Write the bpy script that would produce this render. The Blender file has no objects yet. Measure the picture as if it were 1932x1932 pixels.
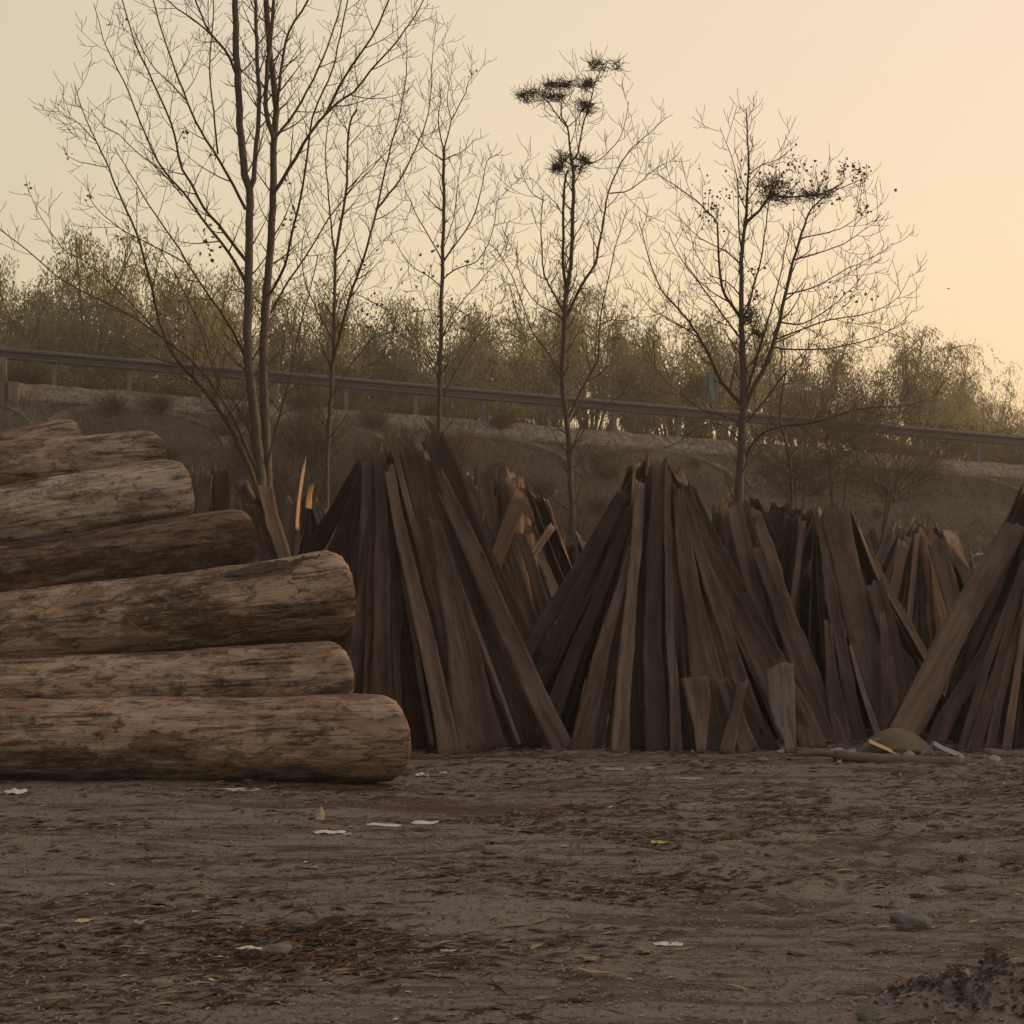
import bpy, math, random
import numpy as np
from mathutils import Vector, Matrix, noise
R = math.radians
random.seed(7)
rng = np.random.default_rng(7)
sc = bpy.context.scene
col = sc.collection

# ------------------------------------------------------------------ camera, sky, sun, exposure
F = 3700.0          # focal length in units of a 1932-wide picture
CAMZ = 1.5
cam = bpy.data.objects.new('camera', bpy.data.cameras.new('camera'))
col.objects.link(cam)
cam.location = (0, 0, CAMZ)
cam.rotation_euler = (R(90), 0, 0)
cam.data.sensor_width = 36
cam.data.lens = 36 * F / 1932
cam.data.clip_start = 0.1
cam.data.clip_end = 3000
sc.camera = cam

SUN_AZ, SUN_EL = 72.0, 5.0      # degrees right of the view direction, above the horizon
sdir = Vector((math.sin(R(SUN_AZ)) * math.cos(R(SUN_EL)), math.cos(R(SUN_AZ)) * math.cos(R(SUN_EL)), math.sin(R(SUN_EL))))
sun = bpy.data.objects.new('sun', bpy.data.lights.new('sun', 'SUN'))
col.objects.link(sun)
sun.data.energy = 4.0
sun.data.angle = R(0.6)
sun.data.color = (1.0, 0.62, 0.30)
sun.rotation_euler = sdir.to_track_quat('Z', 'Y').to_euler()

world = bpy.data.worlds.new("World")
sc.world = world
world.use_nodes = True
wt = world.node_tree
bg = wt.nodes['Background']
def wn(t, **kw):
    n = wt.nodes.new(t)
    for k, v in kw.items(): setattr(n, k, v)
    return n
def wl(a, b): wt.links.new(a, b)
sky = wn('ShaderNodeTexSky', sky_type='NISHITA', sun_disc=False)
sky.sun_elevation = R(SUN_EL); sky.sun_rotation = R(SUN_AZ)
sky.dust_density = 1.0; sky.air_density = 1.0
bg.inputs[1].default_value = 0.06
wl(sky.outputs[0], bg.inputs[0])
tc = wn('ShaderNodeTexCoord')
dot = wn('ShaderNodeVectorMath', operation='DOT_PRODUCT')
wl(tc.outputs['Generated'], dot.inputs[0]); dot.inputs[1].default_value = sdir
mr = wn('ShaderNodeMapRange'); wl(dot.outputs['Value'], mr.inputs[0])
mr.inputs[1].default_value = -1; mr.inputs[2].default_value = 1
rp = wn('ShaderNodeValToRGB'); wl(mr.outputs[0], rp.inputs[0])
e = rp.color_ramp.elements
e[0].position = 0; e[0].color = (0.085, 0.085, 0.095, 1)
e[1].position = 1; e[1].color = (1.05, 0.74, 0.46, 1)
for p, c in ((.36, (.18, .175, .18)), (.53, (.64, .525, .375)), (.655, (.775, .61, .425)), (.77, (.87, .645, .45))):
    q = e.new(p); q.color = (*c, 1)
sep = wn('ShaderNodeSeparateXYZ'); wl(tc.outputs['Generated'], sep.inputs[0])
rz = wn('ShaderNodeValToRGB'); wl(sep.outputs[2], rz.inputs[0])
e = rz.color_ramp.elements
e[0].position = 0; e[0].color = (.98, .92, .80, 1)
e[1].position = 1; e[1].color = (1.10, 1.12, 1.30, 1)
q = e.new(.14); q.color = (1, .97, .90, 1)
q = e.new(.32); q.color = (.98, .98, .98, 1)
mul = wn('ShaderNodeVectorMath', operation='MULTIPLY')
wl(rp.outputs[0], mul.inputs[0]); wl(rz.outputs[0], mul.inputs[1])
bg2 = wn('ShaderNodeBackground'); wl(mul.outputs[0], bg2.inputs[0]); bg2.inputs[1].default_value = 1.0
add = wn('ShaderNodeAddShader')
wl(bg.outputs[0], add.inputs[0]); wl(bg2.outputs[0], add.inputs[1])
wl(add.outputs[0], wt.nodes['World Output'].inputs['Surface'])

sc.render.engine = 'CYCLES'
sc.cycles.max_bounces = 6
sc.cycles.volume_bounces = 0
sc.cycles.use_denoising = True
sc.cycles.denoising_input_passes = 'RGB_ALBEDO_NORMAL'
sc.cycles.denoising_prefilter = 'NONE'
sc.view_settings.view_transform = 'Standard'
sc.view_settings.look = 'None'
sc.view_settings.exposure = 0
sc.view_settings.gamma = 1

# ------------------------------------------------------------------ helpers
def W(px, py, d):
    return Vector(((px - 966) / F * d, d, CAMZ - (py - 966) / F * d))

def gz(x, y):
    """height of the yard"""
    f = min(1.0, max(0.0, (30 - y) / 10.0))
    z = 0.030 * noise.noise(Vector((x * .55, y * .55, 0))) + 0.014 * noise.noise(Vector((x * 1.9, y * 2.2, 5)))
    return z * f

def tag(o, label=None, cat=None, group=None, kind=None):
    if label: o['label'] = label
    if cat: o['category'] = cat
    if group: o['group'] = group
    if kind: o['kind'] = kind
    return o

def empty(name, loc, label, cat, group=None):
    o = bpy.data.objects.new(name, None)
    col.objects.link(o); o.location = loc
    o.empty_display_size = .1
    bpy.context.view_layer.update()
    return tag(o, label, cat, group)

def mesh_obj(name, verts, faces, mat, parent=None, smooth=False, colors=None):
    me = bpy.data.meshes.new(name)
    if isinstance(verts, np.ndarray) and isinstance(faces, np.ndarray):
        nv, nf, k = len(verts), len(faces), faces.shape[1]
        me.vertices.add(nv); me.vertices.foreach_set('co', verts.astype(np.float32).ravel())
        me.loops.add(nf * k); me.loops.foreach_set('vertex_index', faces.astype(np.int32).ravel())
        me.polygons.add(nf)
        me.polygons.foreach_set('loop_start', np.arange(0, nf * k, k, dtype=np.int32))
        me.polygons.foreach_set('loop_total', np.full(nf, k, dtype=np.int32))
        me.update(calc_edges=True)
    else:
        me.from_pydata([tuple(v) for v in verts], [], faces)
    if smooth: me.polygons.foreach_set('use_smooth', [True] * len(me.polygons))
    if colors is not None:
        a = me.color_attributes.new('tone', 'FLOAT_COLOR', 'POINT')
        a.data.foreach_set('color', np.asarray(colors, dtype=np.float32).ravel())
    me.materials.append(mat)
    me.update()
    o = bpy.data.objects.new(name, me)
    col.objects.link(o)
    if parent is not None:
        o.parent = parent
    return o

# ---- node material builder
class MB:
    def __init__(s, name, rough=.9, spec=.15):
        s.m = bpy.data.materials.new(name); s.m.use_nodes = True
        s.t = s.m.node_tree; s.b = s.t.nodes['Principled BSDF']
        s.b.inputs['Roughness'].default_value = rough
        s.b.inputs['Specular IOR Level'].default_value = spec
        s.tc = s.n('ShaderNodeTexCoord')
    def n(s, t, **kw):
        n = s.t.nodes.new(t)
        for k, v in kw.items(): setattr(n, k, v)
        return n
    def l(s, a, b): s.t.links.new(a, b)
    def co(s, scale=(1, 1, 1), kind='Object', loc=None, rnd=False):
        mp = s.n('ShaderNodeMapping'); s.l(s.tc.outputs[kind], mp.inputs[0])
        mp.inputs['Scale'].default_value = scale
        if rnd:
            oi = s.n('ShaderNodeObjectInfo')
            mm = s.n('ShaderNodeMath', operation='MULTIPLY'); s.l(oi.outputs['Random'], mm.inputs[0]); mm.inputs[1].default_value = 37.0
            cb = s.n('ShaderNodeCombineXYZ')
            for i in range(3): s.l(mm.outputs[0], cb.inputs[i])
            s.l(cb.outputs[0], mp.inputs['Location'])
        elif loc: mp.inputs['Location'].default_value = loc
        return mp.outputs[0]
    def noise(s, co, sc=1, det=4, rough=.6, dist=0):
        n = s.n('ShaderNodeTexNoise'); s.l(co, n.inputs['Vector'])
        n.inputs['Scale'].default_value = sc; n.inputs['Detail'].default_value = det
        n.inputs['Roughness'].default_value = rough; n.inputs['Distortion'].default_value = dist
        return n.outputs['Fac']
    def ramp(s, fac, stops):
        r = s.n('ShaderNodeValToRGB'); s.l(fac, r.inputs[0])
        e = r.color_ramp.elements
        while len(e) < len(stops): e.new(.5)
        for q, (p, c) in zip(e, stops):
            q.position = p; q.color = (c, c, c, 1) if isinstance(c, (int, float)) else (*c, 1)
        return r.outputs[0]
    def mix(s, fac, a, b, mode='MIX'):
        m = s.n('ShaderNodeMix', data_type='RGBA', blend_type=mode)
        for i, v in ((0, fac), (6, a), (7, b)):
            if hasattr(v, 'is_linked') or isinstance(v, bpy.types.NodeSocket): s.l(v, m.inputs[i])
            else: m.inputs[i].default_value = v if i == 0 else (*v, 1)
        return m.outputs[2]
    def math(s, op, a, b=None):
        m = s.n('ShaderNodeMath', operation=op)
        for i, v in ((0, a), (1, b)):
            if v is None: continue
            if isinstance(v, bpy.types.NodeSocket): s.l(v, m.inputs[i])
            else: m.inputs[i].default_value = v
        return m.outputs[0]
    def out(s, colr, bump=None, strength=.5, dist=.01):
        if isinstance(colr, bpy.types.NodeSocket): s.l(colr, s.b.inputs['Base Color'])
        else: s.b.inputs['Base Color'].default_value = (*colr, 1)
        if bump is not None:
            b = s.n('ShaderNodeBump'); s.l(bump, b.inputs['Height'])
            b.inputs['Strength'].default_value = strength; b.inputs['Distance'].default_value = dist
            s.l(b.outputs[0], s.b.inputs['Normal'])
        return s.m

# ground
m = MB('dirt_mat')
c0 = m.co(kind='Object')
big = m.noise(c0, .55, 4, .6)
fine = m.noise(m.co((3, 7, 3)), 3.2, 8, .7)
grit = m.noise(c0, 55, 3, .7)
streak = m.noise(m.co((.7, 3.4, 1), loc=(3, 1, 0)), 1.8, 6, .65, .6)
bark = m.noise(m.co((.6, 1.7, 1), loc=(9, 4, 0)), 1.3, 7, .72, .8)
base = m.mix(m.ramp(big, [(.35, 0), (.65, 1)]), (.165, .134, .114), (.195, .178, .158))
base = m.mix(m.ramp(fine, [(.35, 0), (.7, 1)]), base, (.240, .205, .178))
base = m.mix(m.ramp(streak, [(.50, 0), (.58, .8)]), base, (.075, .058, .048))
base = m.mix(m.ramp(bark, [(.53, 0), (.60, .8)]), base, (.080, .048, .033))
base = m.mix(m.ramp(grit, [(.30, .5), (.50, 0)]), base, (.060, .047, .038))
bh = m.math('ADD', m.math('MULTIPLY', fine, .7), m.math('MULTIPLY', grit, .35))
DIRT = m.out(base, bh, .9, .035)

# log
def log_mat(name, dark, lo, hi, tan, patch):
    m = MB(name, .82, .2)
    L = m.co((.55, 1.5, 1.5), rnd=True)
    grain = m.noise(m.co((1.2, 22, 22), rnd=True), 2.2, 6, .65, .3)
    p1 = m.noise(L, 2.3, 6, .62, .7)
    p2 = m.noise(m.co((.8, 2.4, 2.4), loc=(5, 2, 1)), 2.6, 5, .6, 1.2)
    p3 = m.noise(m.co((1.6, 5, 5), rnd=True), 4.0, 6, .7, .9)
    fib = m.noise(m.co((4, 60, 60)), 2.0, 3, .7)
    b = m.mix(m.ramp(p1, [(.38, 0), (.60, 1)]), lo, hi)
    b = m.mix(m.ramp(p2, [(.50, 0), (.60, .6)]), b, tan)
    b = m.mix(m.ramp(p3, [(.53, 0), (.58, .8)]), b, dark)
    b = m.mix(m.ramp(m.noise(m.co((.7, 1.6, 1.6), loc=(1, 8, 3)), 3.1, 5, .6, 1.0), [(.54, 0), (.57, .7)]), b, (hi[0] * 1.15, hi[1] * 1.15, hi[2] * 1.2))
    b = m.mix(m.ramp(m.noise(m.co((.8, 2, 2), loc=(7, 1, 9)), 2.2, 6, .65, .8), [(.55, 0), (.60, .75)]), b, (dark[0] * 1.7, dark[1] * 1.8, dark[2] * 1.9))
    b = m.mix(m.ramp(m.noise(m.co((.45, 2.0, 2.0), rnd=True, ), 1.9, 6, .65, .5), [(patch, 0), (patch + .06, .85)]), b, dark)
    b = m.mix(m.ramp(grain, [(.36, .42), (.54, 0)]), b, (dark[0] * 1.2, dark[1] * 1.15, dark[2] * 1.1))
    b = m.mix(m.ramp(fib, [(.45, 0), (.75, .3)]), b, (hi[0] * 1.25, hi[1] * 1.25, hi[2] * 1.25))
    bl = m.noise(m.co((1, 1, 1), rnd=True), 13, 6, .7, .6)
    b = m.mix(m.ramp(bl, [(.56, 0), (.63, .6)]), b, (dark[0] * 1.1, dark[1] * 1.1, dark[2] * 1.1))
    b = m.mix(m.ramp(bl, [(.36, .35), (.43, 0)]), b, (hi[0] * 1.1, hi[1] * 1.1, hi[2] * 1.1))
    # long drying cracks and flecks
    ck = m.noise(m.co((.9, 16, 16), rnd=True), 1.6, 8, .72, .4)
    b = m.mix(m.ramp(ck, [(.33, .95), (.36, 0)]), b, (.020, .013, .010))
    fl = m.noise(m.co((7, 26, 26), rnd=True), 1.5, 4, .75)
    b = m.mix(m.ramp(fl, [(.58, 0), (.66, .55)]), b, (hi[0] * 1.3, hi[1] * 1.25, hi[2] * 1.2))
    b = m.mix(m.ramp(fl, [(.33, .6), (.41, 0)]), b, (dark[0] * .8, dark[1] * .8, dark[2] * .8))
    h = m.math('ADD', m.math('MULTIPLY', grain, .6), m.math('ADD', m.math('MULTIPLY', p3, .8), m.math('MULTIPLY', m.ramp(ck, [(.36, 0), (.42, 1)]), .8)))
    oi = m.n('ShaderNodeObjectInfo')
    b = m.mix(1.0, b, oi.outputs['Color'], 'MULTIPLY')
    return m.out(b, h, 1.0, .02)
LOG_PALE = log_mat('log_pale_mat', (.062, .038, .028), (.20, .138, .100), (.42, .32, .24), (.30, .175, .095), .55)
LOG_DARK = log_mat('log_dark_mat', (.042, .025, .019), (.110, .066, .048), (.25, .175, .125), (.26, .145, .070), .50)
m = MB('log_end_mat', .85, .1)
ends = m.noise(m.co((1, 1, 1)), 14, 5, .7)
LOG_END = m.out(m.mix(ends, (.09, .062, .045), (.25, .18, .125)), ends, .5, .01)

# planks: tone comes from the object colour (red channel), local Z runs along the grain
def plank_mat(name, a, b, c):
    m = MB(name, .78, .22)
    oi = m.n('ShaderNodeObjectInfo')
    g = m.noise(m.co((9, 9, .7), rnd=True), 3.0, 7, .66, .5)
    st = m.noise(m.co((2.2, 2.2, .8), rnd=True), 2.4, 5, .62, .6)
    f = m.noise(m.co((70, 70, 2.5), rnd=True), 2.0, 3, .6)
    kn = m.n('ShaderNodeTexVoronoi'); m.l(m.co((4.5, 4.5, 1.7), rnd=True), kn.inputs[0]); kn.inputs['Scale'].default_value = 1.25
    base = m.mix(m.ramp(st, [(.36, 0), (.64, 1)]), a, b)
    base = m.mix(m.ramp(g, [(.40, .55), (.55, 0)]), base, c)
    base = m.mix(m.ramp(f, [(.35, .2), (.6, 0)]), base, c)
    base = m.mix(m.ramp(kn.outputs['Distance'], [(.03, .9), (.085, 0)]), base, (c[0] * .6, c[1] * .6, c[2] * .6))
    hsv = m.n('ShaderNodeHueSaturation'); m.l(base, hsv.inputs['Color'])
    sepc = m.n('ShaderNodeSeparateColor'); m.l(oi.outputs['Color'], sepc.inputs[0])
    m.l(sepc.outputs[0], hsv.inputs['Value']); m.l(sepc.outputs[1], hsv.inputs['Saturation'])
    h = m.math('ADD', m.math('MULTIPLY', g, .7), m.math('MULTIPLY', f, .3))
    return m.out(hsv.outputs[0], h, .55, .012)
PLANK = plank_mat('slab_mat', (.088, .060, .046), (.160, .118, .092), (.036, .024, .019))
PLANK_FRESH_SUNLIT = plank_mat('fresh_sunlit_wood_mat', (.42, .24, .11), (.55, .34, .17), (.30, .16, .07))  # orange of fresh breaks plus low sunlight painted into the colour

m = MB('bark_mat', .9, .1)
bn = m.noise(m.co((9, 9, 2.5)), 2, 6, .7)
BARK = m.out(m.mix(bn, (.050, .043, .040), (.115, .102, .095)), bn, .6, .02)
m = MB('twig_mat', .85, .1)
TWIG = m.out(m.mix(m.noise(m.co(), 3, 2), (.042, .030, .024), (.085, .062, .046)))
m = MB('dead_leaf_mat', .85, .1)
DLEAF = m.out(m.mix(m.noise(m.co(), 9, 2), (.07, .05, .03), (.16, .11, .05)))

def leaf_mat(name, a, b, tr):
    m = MB(name, .7, .25)
    geo = m.n('ShaderNodeNewGeometry')
    n2 = m.noise(m.co(), .8, 2)
    f = m.math('ADD', m.math('MULTIPLY', geo.outputs['Random Per Island'], .6), m.math('MULTIPLY', n2, .4))
    c = m.mix(f, a, b)
    m.l(c, m.b.inputs['Base Color'])
    t = m.n('ShaderNodeBsdfTranslucent'); m.l(c, t.inputs[0])
    mx = m.n('ShaderNodeMixShader'); mx.inputs[0].default_value = tr
    m.l(m.b.outputs[0], mx.inputs[1]); m.l(t.outputs[0], mx.inputs[2])
    m.l(mx.outputs[0], m.t.nodes['Material Output'].inputs[0])
    return m.m
WILLOW = leaf_mat('willow_leaf_mat', (.105, .108, .045), (.25, .23, .10), .45)
BUSH = leaf_mat('bush_leaf_mat', (.040, .040, .018), (.085, .075, .034), .3)
PALELEAF = leaf_mat('pale_leaf_mat', (.16, .15, .10), (.28, .25, .16), .4)
STRAW = leaf_mat('dry_grass_mat', (.075, .058, .040), (.19, .155, .110), .25)
SCRUB = leaf_mat('scrub_mat', (.045, .038, .034), (.185, .162, .142), .2)

m = MB('embankment_mat')
a1 = m.noise(m.co(), .8, 6, .7); a2 = m.noise(m.co(), 6, 6, .75)
b = m.mix(m.ramp(a1, [(.38, 0), (.62, 1)]), (.098, .083, .073), (.142, .124, .106))
b = m.mix(m.ramp(a2, [(.4, .7), (.6, 0)]), b, (.055, .042, .035))
EMB = m.out(b, a2, 1.0, .12)
m = MB('asphalt_mat')
ASPH = m.out(m.mix(m.noise(m.co(), 30, 4), (.04, .04, .04), (.065, .062, .06)))
m = MB('concrete_mat', .9, .15)
a1 = m.noise(m.co((1, 1, 1)), 1.3, 7, .7); a2 = m.noise(m.co((6, 6, 1)), 1.5, 5, .7)
b = m.mix(a1, (.105, .098, .086), (.215, .205, .182))
b = m.mix(m.ramp(a2, [(.42, 0), (.60, .85)]), b, (.052, .042, .036))
CONC = m.out(b, a1, .4, .02)
m = MB('arch_mat', .95, .1)
a1 = m.noise(m.co(), 2.2, 7, .75)
ARCHC = m.out(m.mix(m.ramp(a1, [(.38, 0), (.6, 1)]), (.060, .048, .042), (.135, .120, .104)), a1, .8, .04)
m = MB('galvanised_mat', .45, .5)
m.b.inputs['Metallic'].default_value = .55
GALV = m.out(m.mix(m.noise(m.co((1, 1, 1)), 2.5, 5, .7), (.030, .031, .038), (.085, .088, .105)))
m = MB('rock_mat', .9, .15)
a1 = m.noise(m.co(rnd=True), 6, 7, .7)
ROCK = m.out(m.mix(a1, (.095, .085, .075), (.22, .205, .185)), a1, .7, .02)
def flat(name, c, rough=.7, v=.25, scale=12):
    m = MB(name, rough, .3)
    return m.out(m.mix(m.noise(m.co(), scale, 4), tuple(x * (1 - v) for x in c), tuple(min(1, x * (1 + v)) for x in c)))
PAPER = flat('paper_mat', (.52, .52, .50)); CARD = flat('yellow_card_mat', (.46, .35, .19)); YELLOW = flat('yellow_strip_mat', (.50, .34, .06))
TARP = flat('grey_sheet_mat', (.24, .255, .26), .55); OLIVE = flat('olive_sheet_mat', (.115, .092, .050), .6, .18, 5); GREEN = flat('sign_green_mat', (.030, .105, .085), .4)
SIGNW = flat('sign_white_mat', (.13, .17, .17), .4, .3); BLACK = flat('dark_scrap_mat', (.03, .028, .026)); TANCHIP = flat('tan_chip_mat', (.24, .18, .115))

POSTM = flat('post_mat', (.11, .11, .12), .5)
# litter: colour comes from the 'tone' attribute
m = MB('litter_mat', .9, .1)
at = m.n('ShaderNodeAttribute', attribute_name='tone')
LITTER = m.out(at.outputs['Color'])

# ------------------------------------------------------------------ ground sheet
def axis_pts():
    xs = list(np.arange(-6.0, 6.0001, .026))
    a = 6.0
    st = .03
    while a < 760:
        a += st; st *= 1.17
        xs += [a, -a]
    return np.array(sorted(xs))
xs = axis_pts()
ys = [4.0]
while ys[-1] < 15: ys.append(ys[-1] + .016 * (ys[-1] / 6) )
st = .06
while ys[-1] < 800: ys.append(ys[-1] + st); st *= 1.06
ys = [-300, -80, -20, -5, 0, 2, 3, 3.5] + ys
ys = np.array(ys)
def fbm(X, Y, sx, sy, seed, octs=4):
    """cheap value noise, vectorised"""
    out = np.zeros_like(X); amp = 1.0; tot = 0
    for o in range(octs):
        U = X * sx * 2 ** o + 31.7 * seed + o * 13.1; V = Y * sy * 2 ** o + 17.3 * seed + o * 7.7
        iu = np.floor(U).astype(np.int64); iv = np.floor(V).astype(np.int64)
        fu = U - iu; fv = V - iv; fu = fu * fu * (3 - 2 * fu); fv = fv * fv * (3 - 2 * fv)
        def h(a, b):
            n = (a * 374761393 + b * 668265263 + seed * 1274126177) & 0xffffffff
            n = ((n ^ (n >> 13)) * 1274126177) & 0xffffffff
            return ((n ^ (n >> 16)) & 0xffff) / 65535.0 - .5
        v = (h(iu, iv) * (1 - fu) + h(iu + 1, iv) * fu) * (1 - fv) + (h(iu, iv + 1) * (1 - fu) + h(iu + 1, iv + 1) * fu) * fv
        out += v * amp; tot += amp; amp *= .55
    return out / tot * 2
def ground_z(X, Y):
    f = np.clip((26 - Y) / 8, 0, 1) * np.clip((9 - abs(X)) / 4, 0, 1)
    z = .050 * fbm(X, Y, .5, .6, 3, 3) + .016 * fbm(X, Y, 2.2, 2.6, 5, 3)
    rough = np.clip(.45 + 1.6 * fbm(X, Y, .5, .9, 9, 3), .15, 1.6)
    z = z + .036 * rough * fbm(X, Y, 7, 9, 11, 3)
    # heap of loose soil, bottom right corner, and a wheel rut
    z = z + .11 * np.exp(-(((X - 1.45) / .28) ** 2 + ((Y - 5.95) / .16) ** 2)) * (1 + .8 * fbm(X, Y, 14, 14, 21, 3))
    rut = np.exp(-(((Y - (7.62 - .13 * X + .03 * np.sin(X * 3))) / .035) ** 2)) * ((X > -.2) & (X < 1.6))
    return (z - .022 * rut) * f
X, Y = np.meshgrid(xs, ys)
Z = ground_z(X, Y)
Z[Y > 30] = 0
verts = np.stack([X, Y, Z], -1).reshape(-1, 3)
nx, ny = len(xs), len(ys)
i = np.arange(nx - 1)[None, :] + nx * np.arange(ny - 1)[:, None]
faces = np.stack([i, i + 1, i + nx + 1, i + nx], -1).reshape(-1, 4)
g = mesh_obj('ground', verts, faces, DIRT, smooth=True); tag(g, kind='structure')
def gzz(x, y):
    return float(ground_z(np.array([[float(x)]]), np.array([[float(y)]]))[0, 0])

# ------------------------------------------------------------------ road embankment
LK = Vector((-966 / F * 52, 52, CAMZ + 244 / F * 52)); RK = Vector((966 / F * 61, 61, CAMZ + 86 / F * 61))
along = (RK - LK); alen = Vector((along.x, along.y)).length
ah = Vector((along.x, along.y, 0)).normalized()          # horizontal direction along the road
perp = Vector((ah.y, -ah.x, 0))                          # towards the camera
slope = along.z / alen
def RP(s, off, dz=0):
    """point: s metres along the kerb from the left frame edge, off metres towards the camera, dz above the kerb top"""
    p = LK + ah * s + perp * off
    p.z = LK.z + slope * s + dz
    return p
S0, S1 = -45, 62
def kz(s): return LK.z + slope * s
nS = 240; cross = []
SLW = 1.55
V = []; 
offs = [0.0, .1, .35, .7, 1.2, 1.8, 2.5, 3.2, 4, 4.8, 5.6, 6.4, 7.4, 8.6, 10]
for a in range(nS + 1):
    s = S0 + (S1 - S0) * a / nS
    top = kz(s)
    row = []
    row.append((-22, -.3 - top)); row.append((-13, 0.0)); row.append((-.3, 0.0)); row.append((-.02, -.03))
    for o_ in offs[1:]:
        dz = -o_ / SLW
        row.append((o_, max(dz - .03, -top - .12)))
    for j, (o_, dz) in enumerate(row):
        p = RP(s, o_, dz)
        if o_ > .3:
            nn = noise.noise(Vector((s * .6, o_ * .6, 0))) * .10 + noise.noise(Vector((s * 2.2, o_ * 2.2, 3))) * .06
            p.z += nn; p.z = max(p.z, -.15)
        V.append(p)
K = len(row)
Fc = [(a * K + j, (a + 1) * K + j, (a + 1) * K + j + 1, a * K + j + 1) for a in range(nS) for j in range(K - 1)]
o = mesh_obj('embankment', V, Fc, EMB, smooth=True); tag(o, kind='structure')
V = []
for a in range(41):
    s = S0 + (S1 - S0) * a / 40
    for off_ in (-11.5, -.9): V.append(RP(s, off_, .012))
o = mesh_obj('road', V, [(2 * a, 2 * a + 1, 2 * a + 3, 2 * a + 2) for a in range(40)], ASPH); tag(o, kind='structure')

def prism_along(name, prof, s0, s1, n, mat, parent=None, jit=0):
    V = []; k = len(prof)
    for a in range(n + 1):
        s = s0 + (s1 - s0) * a / n
        for (off_, dz) in prof:
            p = RP(s, off_, dz)
            p.z += jit * noise.noise(Vector((s * 1.7, off_ * 3, dz * 3)))
            V.append(p)
    Fc = [(a * k + j, a * k + (j + 1) % k, (a + 1) * k + (j + 1) % k, (a + 1) * k + j) for a in range(n) for j in range(k)]
    Fc += [tuple(range(k))[::-1], tuple(n * k + j for j in range(k))]
    return mesh_obj(name, V, Fc, mat, parent)
o = prism_along('concrete_edging', [(-.30, .04), (-.30, -.2), (.06, -.30), (.62, -.62), (.68, -.44), (.30, -.16), (.10, .04)], -14, 50, 220, CONC, jit=.05)
tag(o, 'long weathered concrete edging along the top of the embankment under the guardrail', 'concrete edging')
# arched concrete ribs on the slope
def slope_pt(s, u, h):        # u metres down the slope
    off_ = u * .84; return RP(s, off_, -off_ / SLW + h)
for a, s0 in enumerate([1.1 + 4.9 * k for k in range(-1, 8)]):
    V = []; n = 26; w = .10
    for k in range(n + 1):
        t = k / n
        ang = math.pi * t
        s = s0 + 2.3 - 2.3 * math.cos(ang)
        u = 2.6 - 1.75 * math.sin(ang) ** .8
        cs, cu = math.cos(ang), -math.sin(ang)     # outward direction
        for r_, h in ((-w, .055), (w, .055), (w, -.15), (-w, -.15)):
            V.append(slope_pt(s - r_ * math.cos(ang), u - r_ * math.sin(ang), h))
    Fc = [(q * 4 + j, q * 4 + (j + 1) % 4, (q + 1) * 4 + (j + 1) % 4, (q + 1) * 4 + j) for q in range(n) for j in range(4)]
    Fc += [(3, 2, 1, 0), tuple(n * 4 + j for j in range(4))]
    o = mesh_obj('slope_arch', V, Fc, ARCHC)
    tag(o, 'weathered concrete arch rib half buried in the scrubby embankment slope', 'concrete arch', 'arched concrete ribs along the embankment')
# concrete wall end, left frame edge
def box_local(name, p0, ex, ey, ez, mat, parent=None, bev=0.0):
    V = [p0 + ex * a + ey * b + ez * c for a in (0, 1) for b in (0, 1) for c in (0, 1)]
    Fc = [(0, 1, 3, 2), (4, 6, 7, 5), (0, 4, 5, 1), (2, 3, 7, 6), (0, 2, 6, 4), (1, 5, 7, 3)]
    o = mesh_obj(name, V, Fc, mat, parent)
    if bev:
        md = o.modifiers.new('b', 'BEVEL'); md.width = bev; md.segments = 2
    return o
wl_ = empty('retaining_wall', (0, 0, 0), 'grey concrete retaining wall end with a raised pilaster at the left edge', 'wall')
box_local('wall_panel', RP(-9, .15, -2.7), ah * 9.15, perp * .6, Vector((0, 0, 2.72)), CONC, wl_, .02)
box_local('pilaster', RP(.16, .13, -2.75), ah * .28, perp * .72, Vector((0, 0, 2.74)), CONC, wl_, .02)

# guardrail
gr = empty('guardrail', (0, 0, 0), 'grey metal guardrail on posts running along the top of the embankment', 'guardrail')
HR = .96
prof = [(.02, -.02), (.05, .0), (.09, -.04), (.09, -.09), (.03, -.14), (.03, -.18), (.09, -.23), (.09, -.28), (.05, -.32), (.02, -.30), (-.005, -.19), (-.005, -.13)]
prism_along('rail', [(a_ - .25, b_ + HR) for a_, b_ in prof], -16, 48, 64, GALV, gr)
for k in range(-7, 24):
    s = -1.0 + 2.0 * k + .35
    box_local('post', RP(s, -.36, -.1), ah * .13, perp * .10, Vector((0, 0, HR + .06)), POSTM, gr, .01)
    box_local('spacer', RP(s - .03, -.255, HR - .28), ah * .18, perp * .03, Vector((0, 0, .22)), GALV, gr)

# small green sign beyond the guardrail
sg = empty('road_sign', W(1341, 760, 63), 'small upright green road marker panel on a thin post behind the guardrail', 'sign')
b0 = W(1332, 759, 63) - W(1341, 760, 63)
box_local('sign_panel', b0, Vector((.36, 0, 0)), Vector((0, .04, 0)), Vector((0, 0, .97)), GREEN, sg, .01)
V = [(b0.x + x_, -.008, b0.z + z_) for x_, z_ in ((.10, .92), (.26, .92), (.23, .5), (.32, .05), (.20, .05), (.09, .45))]
me_f = [(0, 1, 2, 3, 4, 5)]
V2 = [Vector(v) + Vector((0, -.01, 0)) for v in V]
mesh_obj('sign_marking', V2, me_f, SIGNW, sg)
box_local('sign_post', Vector((-.03, .045, -3.6)), Vector((.07, 0, 0)), Vector((0, .06, 0)), Vector((0, 0, 4.5)), GALV, sg)

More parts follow.
